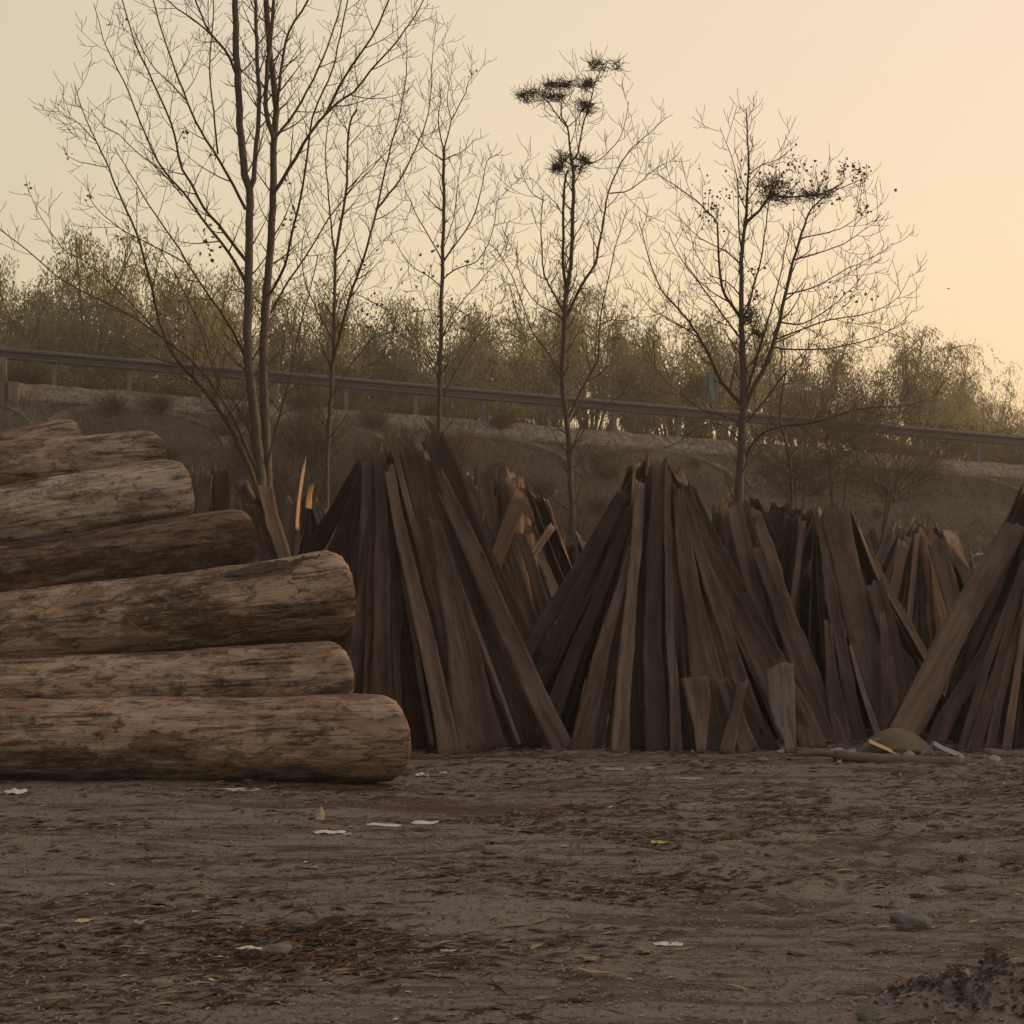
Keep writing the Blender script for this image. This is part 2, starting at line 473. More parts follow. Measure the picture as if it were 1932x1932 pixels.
# ------------------------------------------------------------------ tubes, limbs, twigs
class Tubes:
    def __init__(s): s.v = []; s.f = []
    def tube(s, pts, rads, k=5):
        n = len(pts)
        if n < 2: return
        b = len(s.v)
        up = Vector((.31, .87, .38))
        prev = None
        for i_ in range(n):
            d = (pts[min(i_ + 1, n - 1)] - pts[max(i_ - 1, 0)])
            if d.length < 1e-6: d = Vector((0, 0, 1))
            d.normalize()
            a = d.cross(up)
            if a.length < .1: a = d.cross(Vector((1, 0, 0)))
            a.normalize(); c = d.cross(a)
            r = rads[i_]
            for j in range(k):
                t = 2 * math.pi * j / k
                s.v.append(pts[i_] + a * (r * math.cos(t)) + c * (r * math.sin(t)))
        for i_ in range(n - 1):
            for j in range(k):
                s.f.append((b + i_ * k + j, b + i_ * k + (j + 1) % k, b + (i_ + 1) * k + (j + 1) % k, b + (i_ + 1) * k + j))
        s.f.append(tuple(b + (n - 1) * k + j for j in range(k)))
def smooth_line(pts, step):
    """Catmull-Rom resample"""
    P = [pts[0] * 2 - pts[1]] + list(pts) + [pts[-1] * 2 - pts[-2]]
    out = []
    for i_ in range(1, len(P) - 2):
        p0, p1, p2, p3 = P[i_ - 1:i_ + 3]
        n = max(2, int((p2 - p1).length / step))
        for k in range(n):
            t = k / n
            out.append(.5 * ((2 * p1) + (p2 - p0) * t + (2 * p0 - 5 * p1 + 4 * p2 - p3) * t * t + (3 * p1 - p0 - 3 * p2 + p3) * t ** 3))
    out.append(P[-2])
    return out
def rvec(r):
    v = Vector((r.gauss(0, 1), r.gauss(0, 1), r.gauss(0, 1))); return v.normalized()
def grow(T, r, p, d, L, rad, lvl, maxl, up, leafpts, step_f=.22, spread=(30, 54), crook=.065):
    """one twig from p along d; children recursively"""
    n = max(3, int(5 + 2 * (maxl - lvl)))
    seg = L / n
    pts = [p]; cur = p; dd = d.normalized()
    for k in range(n):
        dd = (dd + Vector((0, 0, up)) * (1.0 / n) + rvec(r) * crook).normalized()
        cur = cur + dd * seg
        pts.append(cur)
    rads = [max(rad * (1 - .75 * k / n), .0030) for k in range(n + 1)]
    T.tube(pts, rads, 4 if lvl <= 1 else 3)
    if lvl >= maxl:
        leafpts.append((pts[-1], dd)); return
    m_ = max(2, int(L / step_f)) if lvl < maxl - 1 else max(2, int(L / (step_f * .62)))
    m_ = min(m_, 12)
    side = r.choice((-1, 1))
    for k in range(m_):
        t = .18 + .8 * (k + r.random() * .6) / m_
        if t > .98: t = .98
        f_ = t * n; i_ = min(int(f_), n - 1); q = pts[i_].lerp(pts[i_ + 1], f_ - i_)
        td = (pts[i_ + 1] - pts[i_]).normalized()
        ax = Vector((0, 1, 0)) * side + rvec(r) * .75; side = -side
        ax = (ax - td * ax.dot(td)).normalized()
        cd = Matrix.Rotation(R(r.uniform(*spread)), 3, ax) @ td
        cl = L * r.uniform(.28, .5) * (1.15 - .55 * t)
        if lvl + 1 >= maxl: cl = r.uniform(.10, .26)
        grow(T, r, q, cd, max(cl, .09), max(rads[i_] * .55, .0030), lvl + 1, maxl, up * 1.1, leafpts, step_f, spread, crook)
TW = .78
def bare_tree(name, label, base, limbs, seed, d, spacing=.24, side_len=.8, up=.55, maxl=2, leaves=(), clumps=(), leafmat=None, leafn=0, group=None):
    """limbs: (list of (px,py), r0, r1, depth slope) in picture units, d = distance of the tree"""
    r = random.Random(seed)
    bp = W(base[0], base[1], d); bp.z = gz(bp.x, d) if False else bp.z
    root = empty(name, bp, label, 'tree', group)
    TR = Tubes(); TB = Tubes(); lp = []
    for li, (pp, r0, r1, ds) in enumerate(limbs):
        z0 = 0.0
        raw = []
        acc = ds[0] if isinstance(ds, tuple) else 0.0
        k_ = ds[1] if isinstance(ds, tuple) else ds
        prev = None
        for (x, y) in pp:
            if prev is not None:
                acc += k_ * math.hypot(x - prev[0], y - prev[1]) / F * d
            raw.append(W(x, y, d + acc) - bp); prev = (x, y)
        pts = smooth_line(raw, .14)
        n = len(pts)
        for q in range(1, n - 1): pts[q] = pts[q] + rvec(r) * (.005 + .08 * r1)
        rads = [TW * (r0 + (r1 - r0) * (q / (n - 1)) ** .7) for q in range(n)]
        (TR if r0 > .045 else TB).tube(pts, rads, 8 if r0 > .045 else 5)
        # side twigs
        L = sum((pts[q + 1] - pts[q]).length for q in range(n - 1))
        m_ = int(L / spacing); side = r.choice((-1, 1))
        for q in range(m_):
            t = .10 + .90 * (q + r.random() * .7) / m_
            if t > .995: t = .995
            f_ = t * (n - 1); i_ = min(int(f_), n - 2)
            if rads[i_] > .06: continue
            pt = pts[i_].lerp(pts[i_ + 1], f_ - i_); td = (pts[i_ + 1] - pts[i_]).normalized()
            ax = Vector((0, 1, 0)) * side + rvec(r) * .9; side = -side
            ax = (ax - td * ax.dot(td)).normalized()
            cd = Matrix.Rotation(R(r.uniform(34, 62)), 3, ax) @ td
            big = r.random() < .42
            cl = side_len * (r.uniform(.55, 1.1) if big else r.uniform(.18, .4)) * (1.1 - .55 * t)
            grow(TB, r, pt, cd, cl, max(min(rads[i_] * .5, .011), .0035), 1 if big else maxl - 1, maxl, up, lp)
    mesh_obj('trunk', TR.v, TR.f, BARK, root, True)
    mesh_obj('branches', TB.v, TB.f, TWIG, root, True)
    # remaining leaves / seed heads at twig tips near given picture points
    for (cx, cy, rx, ry, n, size) in leaves:
        V = []; Fc = []
        for _ in range(n):
            c = W(cx + r.gauss(0, rx), cy + r.gauss(0, ry), d + r.gauss(0, .25)) - bp
            a = rvec(r) * size * r.uniform(.5, 1.0); b_ = rvec(r).cross(a) .normalized() * size * .45
            k = len(V); V += [c, c + a * .5 + b_, c + a, c + a * .5 - b_ + Vector((0, 0, .006))]; Fc.append((k, k + 1, k + 2, k + 3))
        tag(mesh_obj('leaf_cluster', V, Fc, leafmat or DLEAF, root), kind='stuff')
    for (cx, cy, rx, ry, n) in clumps:
        T = Tubes()
        sx, sy = rx / F * d, ry / F * d
        c0 = W(cx, cy, d) - bp
        subs = [(r.uniform(-.85, .85), r.uniform(-.4, .4), r.gauss(0, .35), r.uniform(.22, .5)) for _ in range(7)]
        for ci in range(int(n * 1.4)):
            u = rvec(r) * (r.random() ** .5); sb = subs[r.randrange(7)]
            p = c0 + Vector(((sb[0] + u.x * sb[3]) * sx, (sb[1] + u.y * sb[3]) * sx, sb[2] * sy + u.z * sb[3] * sy * 1.5))
            dd = Vector((u.x * .7 + r.gauss(0, .9), r.gauss(0, .7), r.gauss(0, .55))).normalized()
            pts = [p]
            L_ = r.uniform(.03, .10) if ci % 3 else r.uniform(.10, .22)
            for k in range(4):
                dd = (dd + rvec(r) * (.65 if ci % 3 else .3) + Vector((0, 0, .14))).normalized(); p = p + dd * L_ / 4; pts.append(p)
            T.tube(pts, [.0045, .004, .0035, .003, .0022], 3)
        mesh_obj('twig_clump', T.v, T.f, TWIG, root)
    return root

D1 = 24.0
def GY(d): return 966 + CAMZ * F / d
T1 = [
 ([(497, GY(D1)), (495, 1000), (492, 900), (482, 800), (472, 720), (467, 650), (469, 521), (471, 420), (470, 358), (462, 330), (455, 260), (451, 208), (448, 132), (445, 70), (443, -60), (446, -200), (440, -420)], .105, .036, 0),
 ([(505, GY(D1)), (506, 1000), (504, 900), (500, 800), (497, 700), (499, 610), (505, 521), (512, 440), (515, 365), (517, 257), (521, 208), (514, 140), (507, 70), (501, -60), (505, -220), (515, -460)], .100, .032, .05),
 ([(470, 362), (479, 335), (484, 270), (489, 194), (485, 100), (480, -60), (470, -250)], .046, .020, -.1),
 ([(517, 262), (508, 235), (500, 200), (505, 120), (512, 60), (520, -50), (545, -260)], .046, .018, .15),
 ([(515, 366), (545, 320), (587, 250), (632, 198), (667, 174), (700, 132), (736, 94), (788, 21), (805, -20)], .034, .008, -.2),
 ([(615, 215), (650, 145), (684, 97), (715, 45), (740, -20)], .026, .012, -.1),
 ([(518, 262), (545, 228), (569, 191), (600, 130), (625, 70), (650, -20)], .026, .010, .25),
 ([(521, 208), (532, 120), (545, 60), (570, 20), (595, -30)], .030, .016, .2),
 ([(506, 560), (530, 520), (542, 480), (556, 420), (575, 330), (590, 222), (612, 165), (628, 130), (660, -20)], .026, .010, -.3),
 ([(511, 590), (545, 530), (576, 486), (618, 417), (660, 362), (700, 320), (745, 268)], .020, .006, -.35),
 ([(450, 150), (425, 95), (399, 66), (380, 30), (362, -20)], .028, .014, .3),
 ([(402, 70), (370, 40), (335, 18), (300, -15)], .018, .009, .2),
 ([(463, 395), (440, 350), (413, 302), (390, 265), (368, 229), (345, 170), (323, 111), (300, 40), (280, -30)], .028, .010, .25),
 ([(411, 290), (403, 210), (396, 139), (400, 60), (405, -30)], .018, .009, .3),
 ([(464, 492), (425, 440), (385, 392), (362, 350), (344, 319), (332, 270), (323, 233), (300, 180), (278, 132), (258, 90), (246, 52), (225, -20)], .032, .010, .2),
 ([(352, 190), (325, 160), (295, 132), (270, 95), (250, 52)], .014, .006, .1),
 ([(463, 530), (440, 490), (417, 458), (380, 410), (347, 365), (320, 335), (299, 306), (280, 268), (264, 229), (243, 175), (222, 132), (206, 100), (194, 69), (177, 7)], .030, .006, -.1),
 ([(345, 370), (300, 320), (262, 290), (225, 255), (195, 238), (170, 205)], .014, .005, -.2),
 ([(495, 960), (470, 880), (430, 800), (375, 725), (328, 671), (300, 605), (285, 538), (270, 480), (257, 437), (240, 400), (226, 368), (212, 335), (201, 306), (190, 283), (181, 264), (165, 232), (156, 208), (141, 160)], .044, .006, -.25),
 ([(183, 268), (160, 245), (139, 226), (118, 215), (101, 198)], .010, .004, -.2),
 ([(202, 315), (175, 310), (150, 305), (128, 295), (118, 278)], .009, .004, -.3),
 ([(480, 730), (465, 680), (448, 642), (410, 580), (368, 521), (338, 470), (309, 427), (280, 385), (257, 347), (235, 310), (215, 278)], .030, .007, .15),
 ([(347, 495), (310, 475), (271, 455), (240, 440), (208, 417), (185, 395), (170, 372), (168, 345)], .013, .005, .1),
 ([(490, 900), (440, 790), (380, 700), (312, 642), (240, 592), (174, 559), (130, 535), (97, 514), (50, 470), (0, 434), (-20, 415)], .030, .007, -.4),
 ([(300, 630), (240, 565), (200, 528), (167, 497), (140, 483), (118, 469), (92, 432), (69, 396), (50, 347)], .016, .004, -.35),
 ([(485, 850), (450, 770), (410, 720), (385, 640), (352, 560), (320, 500), (300, 470)], .022, .008, .3),
 ([(498, 940), (470, 850), (440, 790), (420, 755), (405, 700), (392, 640), (365, 585)], .020, .008, -.15),
 ([(503, 880), (525, 790), (545, 720), (560, 640), (582, 560), (600, 480)], .020, .008, -.2),
 ([(500, 900), (455, 860), (432, 800), (395, 745), (350, 715), (300, 690)], .014, .005, -.4),
]
bare_tree('bare_tree', 'tallest bare tree with twin trunks and long fanned branches behind the log pile', (500, GY(D1)), T1, 11, D1, .175, .85, .55, 3,
          leaves=[(205, 50, 3, 4, 3, .05), (240, 35, 3, 3, 4, .05), (355, 250, 4, 5, 6, .06), (52, 350, 2, 5, 5, .05), (130, 293, 6, 6, 5, .05), (172, 375, 4, 4, 5, .05), (395, 455, 12, 16, 22, .07), (548, 410, 14, 14, 14, .06), (405, 290, 5, 5, 6, .05), (222, 450, 3, 3, 3, .05), (540, 345, 3, 6, 4, .05)])

D2 = 26.0
T2 = [
 ([(612, GY(D2)), (615, 980), (618, 850), (624, 740), (629, 671), (631, 560), (633, 486), (642, 430), (653, 365), (655, 300), (658, 243), (664, 222), (674, 207)], .062, .016, 0),
 ([(633, 490), (624, 420), (618, 347), (614, 290), (620, 230), (640, 190)], .020, .007, .3),
 ([(624, 700), (645, 620), (660, 562), (672, 525), (684, 493), (700, 440), (712, 392), (722, 345), (733, 295), (750, 230), (764, 163), (768, 100), (764, 50)], .034, .006, -.1),
 ([(712, 393), (735, 365), (754, 340), (785, 280), (809, 208), (815, 120), (823, 35)], .022, .004, .2),
 ([(655, 245), (640, 225), (625, 200)], .010, .005, 0),
 ([(656, 280), (680, 250), (705, 225), (730, 190)], .009, .004, .2),
 ([(652, 370), (680, 330), (715, 300), (740, 262)], .011, .004, -.2),
 ([(628, 640), (600, 590), (575, 530), (570, 470), (580, 410)], .014, .005, .2),
 ([(626, 700), (600, 640), (560, 590), (530, 560)], .013, .005, -.3),
 ([(632, 600), (655, 540), (690, 490), (740, 440), (770, 430)], .012, .004, .3),
 ([(620, 760), (660, 690), (700, 640), (740, 560), (775, 500)], .014, .004, -.3),
 ([(618, 800), (580, 720), (565, 650), (572, 590)], .014, .004, .2),
]
bare_tree('bare_tree', 'slender bare tree with a broken stub top, just right of the tallest twin trunk tree', (612, GY(D2)), T2, 12, D2, .15, .75, .7, 3,
          leaves=[(690, 560, 30, 30, 30, .06), (660, 620, 30, 20, 20, .06)])

D3 = 26.0
T3 = [
 ([(826, GY(D3)), (826, 940), (828, 830), (829, 740), (831, 671), (833, 560), (835, 486), (837, 380), (837, 278)], .064, .026, 0),
 ([(837, 282), (830, 250), (826, 225), (832, 190), (829, 156)], .015, .006, .1),
 ([(838, 280), (846, 250), (852, 226), (866, 200), (879, 174), (884, 155), (892, 138)], .014, .006, -.1),
 ([(852, 226), (843, 190), (850, 150), (855, 104)], .009, .004, .1),
 ([(838, 305), (820, 292), (802, 278), (785, 255), (768, 236), (755, 224)], .012, .005, .2),
 ([(838, 302), (856, 293), (874, 285), (888, 272), (900, 260)], .012, .005, -.2),
 ([(834, 492), (812, 450), (788, 410), (775, 380), (764, 358), (760, 320)], .014, .005, .15),
 ([(836, 495), (862, 458), (889, 417), (902, 380), (910, 347), (915, 320), (922, 300), (940, 290)], .016, .005, -.15),
 ([(836, 470), (850, 430), (858, 400), (861, 370), (866, 330), (872, 288)], .011, .005, .2),
 ([(834, 530), (855, 510), (878, 502), (900, 493), (922, 460), (934, 417), (936, 395), (938, 378), (955, 362), (966, 347)], .014, .004, -.2),
 ([(930, 425), (955, 420), (975, 412), (995, 396)], .006, .003, .1),
 ([(833, 542), (808, 520), (782, 507), (760, 480), (745, 455), (736, 437)], .012, .004, .2),
 ([(831, 650), (850, 600), (880, 560), (915, 520), (945, 480), (960, 440)], .014, .004, -.3),
 ([(829, 720), (800, 660), (770, 620), (740, 590)], .013, .004, .2),
 ([(829, 760), (860, 700), (890, 650), (925, 600), (935, 540)], .014, .004, .1),
 ([(829, 700), (815, 600), (800, 560), (795, 520)], .010, .004, -.2),
]
bare_tree('bare_tree', 'thin straight single trunk bare tree just left of the tree with nest like clumps', (826, GY(D3)), T3, 13, D3, .135, .66, .75, 3,
          leaves=[(800, 500, 25, 25, 18, .06), (870, 520, 25, 30, 14, .06), (886, 134, 4, 8, 14, .04), (850, 640, 40, 30, 18, .06)])

D4 = 25.0
T4 = [
 ([(1080, GY(D4)), (1080, 1000), (1078, 930), (1074, 850), (1066, 770), (1061, 720), (1064, 640), (1066, 570), (1070, 540), (1077, 500), (1080, 420), (1082, 333), (1078, 302)], .070, .028, 0),
 ([(1069, 545), (1063, 500), (1063, 420), (1065, 350), (1072, 320)], .030, .018, -.12),
 ([(1078, 305), (1074, 270), (1070, 240), (1060, 220), (1059, 194)], .020, .011, .05),
 ([(1070, 240), (1052, 218), (1038, 198), (1021, 180), (1005, 172)], .014, .008, .15),
 ([(1071, 240), (1085, 228), (1095, 215), (1098, 205)], .010, .006, -.2),
 ([(1080, 302), (1090, 288), (1098, 250), (1103, 226), (1112, 200), (1118, 175), (1124, 152), (1136, 128)], .019, .008, -.1),
 ([(1118, 178), (1100, 165), (1080, 160)], .008, .005, -.2),
 ([(1068, 600), (1085, 565), (1105, 525), (1122, 500), (1130, 465), (1136, 434), (1141, 400), (1148, 361), (1163, 325), (1177, 299), (1200, 272), (1223, 253), (1257, 222)], .032, .006, .12),
 ([(1150, 365), (1178, 362), (1205, 347), (1222, 330), (1240, 316), (1262, 305), (1282, 288)], .013, .004, .15),
 ([(1085, 315), (1108, 310), (1129, 302), (1150, 285), (1170, 260), (1180, 225), (1186, 191)], .013, .005, -.2),
 ([(1064, 590), (1045, 555), (1028, 521), (1022, 470), (1021, 417), (1024, 370)], .022, .007, -.1),
 ([(1026, 378), (1005, 366), (990, 340), (983, 312)], .010, .004, .1),
 ([(1062, 600), (1035, 585), (1014, 573), (992, 545), (980, 514), (976, 485), (976, 462)], .014, .005, -.3),
 ([(1062, 720), (1035, 665), (1004, 625), (985, 570), (966, 521), (952, 495), (941, 476), (925, 462), (914, 448)], .016, .004, -.35),
 ([(1072, 790), (1095, 740), (1118, 700), (1129, 671), (1130, 640), (1132, 608), (1140, 560), (1150, 514), (1160, 470), (1170, 434), (1184, 392)], .024, .006, .3),
 ([(1131, 612), (1155, 603), (1180, 606), (1200, 598), (1215, 580), (1226, 562)], .010, .004, .2),
 ([(1076, 860), (1100, 800), (1150, 760), (1190, 735)], .014, .005, -.3),
 ([(1070, 420), (1050, 385), (1035, 370), (1012, 345), (1000, 335)], .009, .004, .2),
 ([(1066, 470), (1095, 430), (1110, 395), (1112, 365)], .010, .004, -.1),
 ([(1032, 440), (1035, 480), (1042, 520)], .004, .003, .1),
]
bare_tree('bare_tree', 'bare tree with dark nest like twig clumps at its very top and mid trunk', (1080, GY(D4)), T4, 14, D4, .135, .60, .8, 3,
          clumps=[(1076, 310, 34, 22, 330), (1020, 180, 42, 14, 300), (1078, 160, 42, 12, 240), (1096, 206, 22, 16, 150), (1140, 122, 28, 10, 150), (1118, 155, 18, 6, 50)])

D5 = 23.0
T5 = [
 ([(1392, GY(D5)), (1393, 1010), (1394, 950), (1397, 880), (1400, 830), (1403, 780), (1402, 713), (1400, 650), (1399, 604), (1399, 495), (1403, 450), (1406, 422), (1411, 349), (1412, 288), (1409, 240), (1408, 204)], .112, .007, 0),
 ([(1406, 770), (1425, 725), (1448, 684), (1460, 645), (1471, 604), (1482, 555), (1491, 513), (1502, 475), (1513, 440), (1521, 415), (1531, 393), (1555, 372), (1580, 358), (1633, 335)], .048, .006, .1),
 ([(1404, 755), (1422, 700), (1433, 658), (1445, 620), (1455, 586), (1470, 530), (1480, 480), (1490, 430)], .026, .007, -.15),
 ([(1402, 600), (1412, 580), (1422, 540), (1433, 502), (1442, 450), (1448, 404), (1452, 370), (1460, 345)], .022, .006, .25),
 ([(1398, 600), (1378, 572), (1364, 546), (1358, 510), (1355, 477), (1353, 422), (1335, 400), (1313, 378), (1285, 358), (1258, 340), (1240, 327)], .030, .005, .2),
 ([(1400, 765), (1382, 745), (1362, 722), (1342, 682), (1324, 644), (1308, 618), (1291, 596), (1268, 570), (1248, 546), (1230, 505), (1219, 469), (1205, 417)], .036, .006, -.2),
 ([(1322, 640), (1300, 624), (1270, 606), (1229, 582), (1200, 545)], .014, .004, -.3),
 ([(1398, 640), (1375, 610), (1350, 575), (1328, 548), (1309, 520), (1290, 495), (1273, 469), (1262, 436)], .018, .005, -.1),
 ([(1399, 500), (1380, 482), (1360, 469), (1320, 450), (1290, 420), (1262, 395)], .015, .004, .2),
 ([(1399, 470), (1395, 440), (1393, 400), (1392, 350), (1385, 310), (1372, 275), (1358, 240)], .016, .004, -.15),
 ([(1408, 420), (1432, 398), (1448, 375), (1456, 360)], .030, .014, 0),
 ([(1452, 366), (1480, 372), (1510, 370), (1535, 368), (1560, 362), (1590, 345)], .020, .010, .05),
 ([(1411, 330), (1440, 310), (1470, 300), (1500, 275)], .010, .004, .2),
 ([(1471, 608), (1500, 612), (1531, 604), (1565, 582), (1593, 556), (1620, 530), (1640, 500)], .016, .004, .2),
 ([(1460, 655), (1500, 660), (1557, 658), (1600, 650), (1640, 640), (1665, 630), (1688, 618), (1708, 602), (1722, 585)], .015, .004, -.2),
 ([(1465, 640), (1510, 622), (1560, 605), (1600, 598), (1629, 593), (1665, 580), (1695, 560), (1718, 516)], .015, .004, .1),
 ([(1508, 450), (1530, 445), (1557, 440), (1585, 432), (1608, 418), (1628, 402), (1640, 386)], .012, .004, .1),
 ([(1500, 490), (1535, 480), (1579, 466), (1605, 452), (1626, 436), (1650, 420), (1660, 405)], .012, .004, -.2),
 ([(1484, 555), (1515, 548), (1546, 538), (1570, 524), (1593, 509), (1620, 498), (1648, 484), (1668, 472), (1684, 458)], .013, .004, .15),
 ([(1406, 860), (1430, 824), (1470, 806), (1520, 800), (1565, 788), (1604, 775), (1655, 768), (1702, 767), (1740, 757), (1775, 742)], .022, .004, -.3),
 ([(1396, 830), (1370, 806), (1340, 800), (1310, 812), (1275, 838), (1250, 845)], .016, .005, -.3),
 ([(1400, 800), (1365, 785), (1320, 770), (1280, 740), (1240, 700), (1210, 640)], .016, .004, -.4),
 ([(1404, 800), (1440, 760), (1485, 700), (1530, 650), (1560, 600), (1580, 540)], .018, .004, -.3),
 ([(1398, 560), (1370, 530), (1340, 520), (1310, 470), (1300, 430)], .012, .004, -.2),
]
bare_tree('bare_tree', 'broad bare tree with rounded crown and a dark twig tangle across its top', (1392, GY(D5)), T5, 15, D5, .13, .66, .85, 3,
          clumps=[(1450, 352, 34, 26, 200), (1530, 362, 44, 12, 130), (1415, 600, 14, 24, 130), (1428, 630, 12, 14, 60), (1475, 375, 60, 14, 110)],
          leaves=[(1480, 345, 60, 26, 160, .05), (1618, 325, 14, 12, 60, .045), (1500, 310, 5, 12, 30, .04), (1590, 325, 5, 12, 30, .04), (1555, 335, 5, 12, 30, .04), (1350, 380, 22, 22, 50, .045), (1330, 400, 14, 16, 30, .045), (1630, 395, 8, 12, 24, .045), (1412, 515, 10, 10, 20, .05), (1600, 560, 24, 10, 24, .045), (1420, 560, 10, 8, 20, .05)], leafmat=DLEAF)
D6 = 24.5
T6 = [
 ([(1490, GY(D6)), (1492, 990), (1494, 930), (1492, 890), (1488, 860), (1478, 820), (1470, 780), (1482, 700), (1478, 640)], .045, .008, 0),
 ([(1490, 865), (1510, 835), (1532, 800), (1560, 760), (1590, 720)], .016, .005, .2),
 ([(1492, 885), (1460, 858), (1430, 850), (1390, 860)], .011, .004, .2),
 ([(1493, 890), (1530, 868), (1580, 880), (1620, 900), (1665, 910)], .012, .004, -.2),
 ([(1492, 900), (1465, 880), (1440, 905), (1420, 925)], .009, .004, -.2),
 ([(1478, 820), (1450, 790), (1430, 750)], .009, .004, -.1),
]
bare_tree('young_tree', 'small low bare sapling just right of the broad round crowned tree trunk', (1490, GY(D6)), T6, 16, D6, .30, .6, .35, 2)

# ------------------------------------------------------------------ willows beyond the road
def willow_meshes(seed, H=8.5, Wd=2.5, strands=520, leafy=1.0, lf=.19):
    r = random.Random(seed)
    T = Tubes(); tips = []
    tr = [Vector((0, 0, 0)), Vector((.1, 0, H * .18)), Vector((r.uniform(-.2, .2), 0, H * .36))]
    T.tube(smooth_line(tr, .5), [.16] * 30, 6) if False else T.tube(tr, [.18, .15, .13], 6)
    for k in range(11):
        a = r.uniform(0, 2 * math.pi); rr = r.uniform(.2, 1) * Wd * .8
        st = tr[1].lerp(tr[2], r.random())
        end = Vector((math.cos(a) * rr, math.sin(a) * rr, H * r.uniform(.62, 1.0) - .16 * rr))
        mid = st.lerp(end, .5) + Vector((0, 0, .5)) + rvec(r) * .25
        pts = smooth_line([st, mid, end], .5); n = len(pts)
        T.tube(pts, [.075 - .06 * q / (n - 1) for q in range(n)], 4)
        for q in range(5):
            p0 = pts[int(n * r.uniform(.35, .95))]; e2 = p0 + Vector((r.gauss(0, .6), r.gauss(0, .6), r.uniform(.1, .9)))
            T.tube([p0, p0.lerp(e2, .5) + rvec(r) * .1, e2], [.025, .018, .01], 3); tips += [e2, p0]
        tips += [end, pts[int(n * .8)], pts[int(n * .65)]]
    P = []; 
    lv = []; 
    for s_ in range(strands):
        b = tips[r.randrange(len(tips))]
        p = b + Vector((r.gauss(0, .42), r.gauss(0, .42), r.gauss(0, .30)))
        L = r.uniform(.3, 1.5) * (1 if r.random() < .8 else 1.7)
        d = Vector((r.gauss(0, .5), r.gauss(0, .5), r.uniform(-.6, .15))).normalized()
        n = int(L / .075 * leafy)
        step = L / max(n, 1)
        for k in range(n):
            d = (d + Vector((0, 0, -.17)) + rvec(r) * .07).normalized()
            p = p + d * step
            if p.z < H * .48 or (p.z < H * .66 and r.random() < .07): break
            lv.append((p, d))
    for b in tips:                                   # rounded leafy clusters round every limb tip
        rc = r.uniform(.30, .62)
        for k in range(int(58 * rc / .45)):
            u = rvec(r) * rc * r.random() ** .45
            if (b + u).z > H * .50: lv.append((b + Vector((u.x, u.y, u.z * .8)), Vector((u.x * .4, u.y * .4, -1)).normalized()))
    A = np.array([[*p, *d] for p, d in lv])
    n = len(A); rs = np.random.default_rng(seed)
    c = A[:, :3] + rs.normal(0, .022, (n, 3)); d = A[:, 3:] * 1.0 + rs.normal(0, .50, (n, 3)); d[:, 2] -= .25
    d /= np.linalg.norm(d, axis=1)[:, None]
    w = np.cross(d, rs.normal(0, 1, (n, 3))); w /= np.linalg.norm(w, axis=1)[:, None]
    L = lf * rs.uniform(.6, 1.3, n)[:, None]; ww = L * .11
    V = np.stack([c, c + d * L * .45 + w * ww, c + d * L, c + d * L * .45 - w * ww], 1).reshape(-1, 3)
    Fc = np.arange(n * 4).reshape(-1, 4)
    return T, V, Fc
def plant_root(name, loc, label, cat, group): return empty(name, loc, label, cat, group)
protos = []
for k in range(4):
    T, V, Fc = willow_meshes(100 + k, strands=(800, 1150, 600, 950)[k], lf=.15)
    protos.append((T, V, Fc))
pm = [None] * 4
wr = random.Random(5)
def place_willow(px, ptop, d, k, label, zbase=0.0, wide=1.0):
    H = CAMZ + (966 - ptop) / F * d - zbase
    loc = Vector(((px - 966) / F * d, d, zbase))
    root = empty('willow_tree', loc, label, 'tree', 'leafy trees in a row beyond the road')
    if pm[k] is None:
        T, V, Fc = protos[k]
        a = mesh_obj('trunk', T.v, T.f, BARK, root, True); b = mesh_obj('crown', V, Fc, WILLOW, root)
        pm[k] = (a, b)
    else:
        for q in pm[k]:
            c = q.copy(); col.objects.link(c); c.parent = root
    s = H / 8.15
    root.scale = (s * wide, s * wide, s); root.rotation_euler = (0, 0, wr.uniform(0, 6.28))
rowb = [(-1150, 400, 84), (-980, 410, 88), (-820, 430, 82), (-660, 430, 88), (-520, 450, 84), (-390, 455, 88), (-270, 470, 82), (-160, 475, 88), (-70, 490, 86), (5, 482, 80), (85, 505, 90), (160, 472, 82), (238, 498, 92), (330, 474, 80), (400, 520, 92), (470, 560, 96), (575, 552, 84), (645, 538, 90), (735, 572, 88),
        (815, 600, 96), (890, 590, 92), (975, 545, 86), (1045, 540, 90), (1120, 565, 96), (1195, 590, 92), (1275, 560, 94), (1365, 590, 96), (1450, 640, 102), (1520, 640, 98),
        (1610, 655, 104), (1735, 625, 94), (1790, 668, 104), (1855, 715, 110), (1930, 732, 112), (2005, 745, 112), (2090, 755, 116), (2180, 760, 120), (2280, 770, 122), (2400, 780, 126)]
for i_, (px, pt, d) in enumerate(rowb):
    lab = ('yellow green leafy tree with drooping branches in the row beyond the guardrail' if px != 1735 else 'airy pale leafy tree standing tallest at the right end of the row beyond the guardrail')
    place_willow(px, pt, d, i_ % 4, lab, 0, wr.uniform(.85, 1.15))
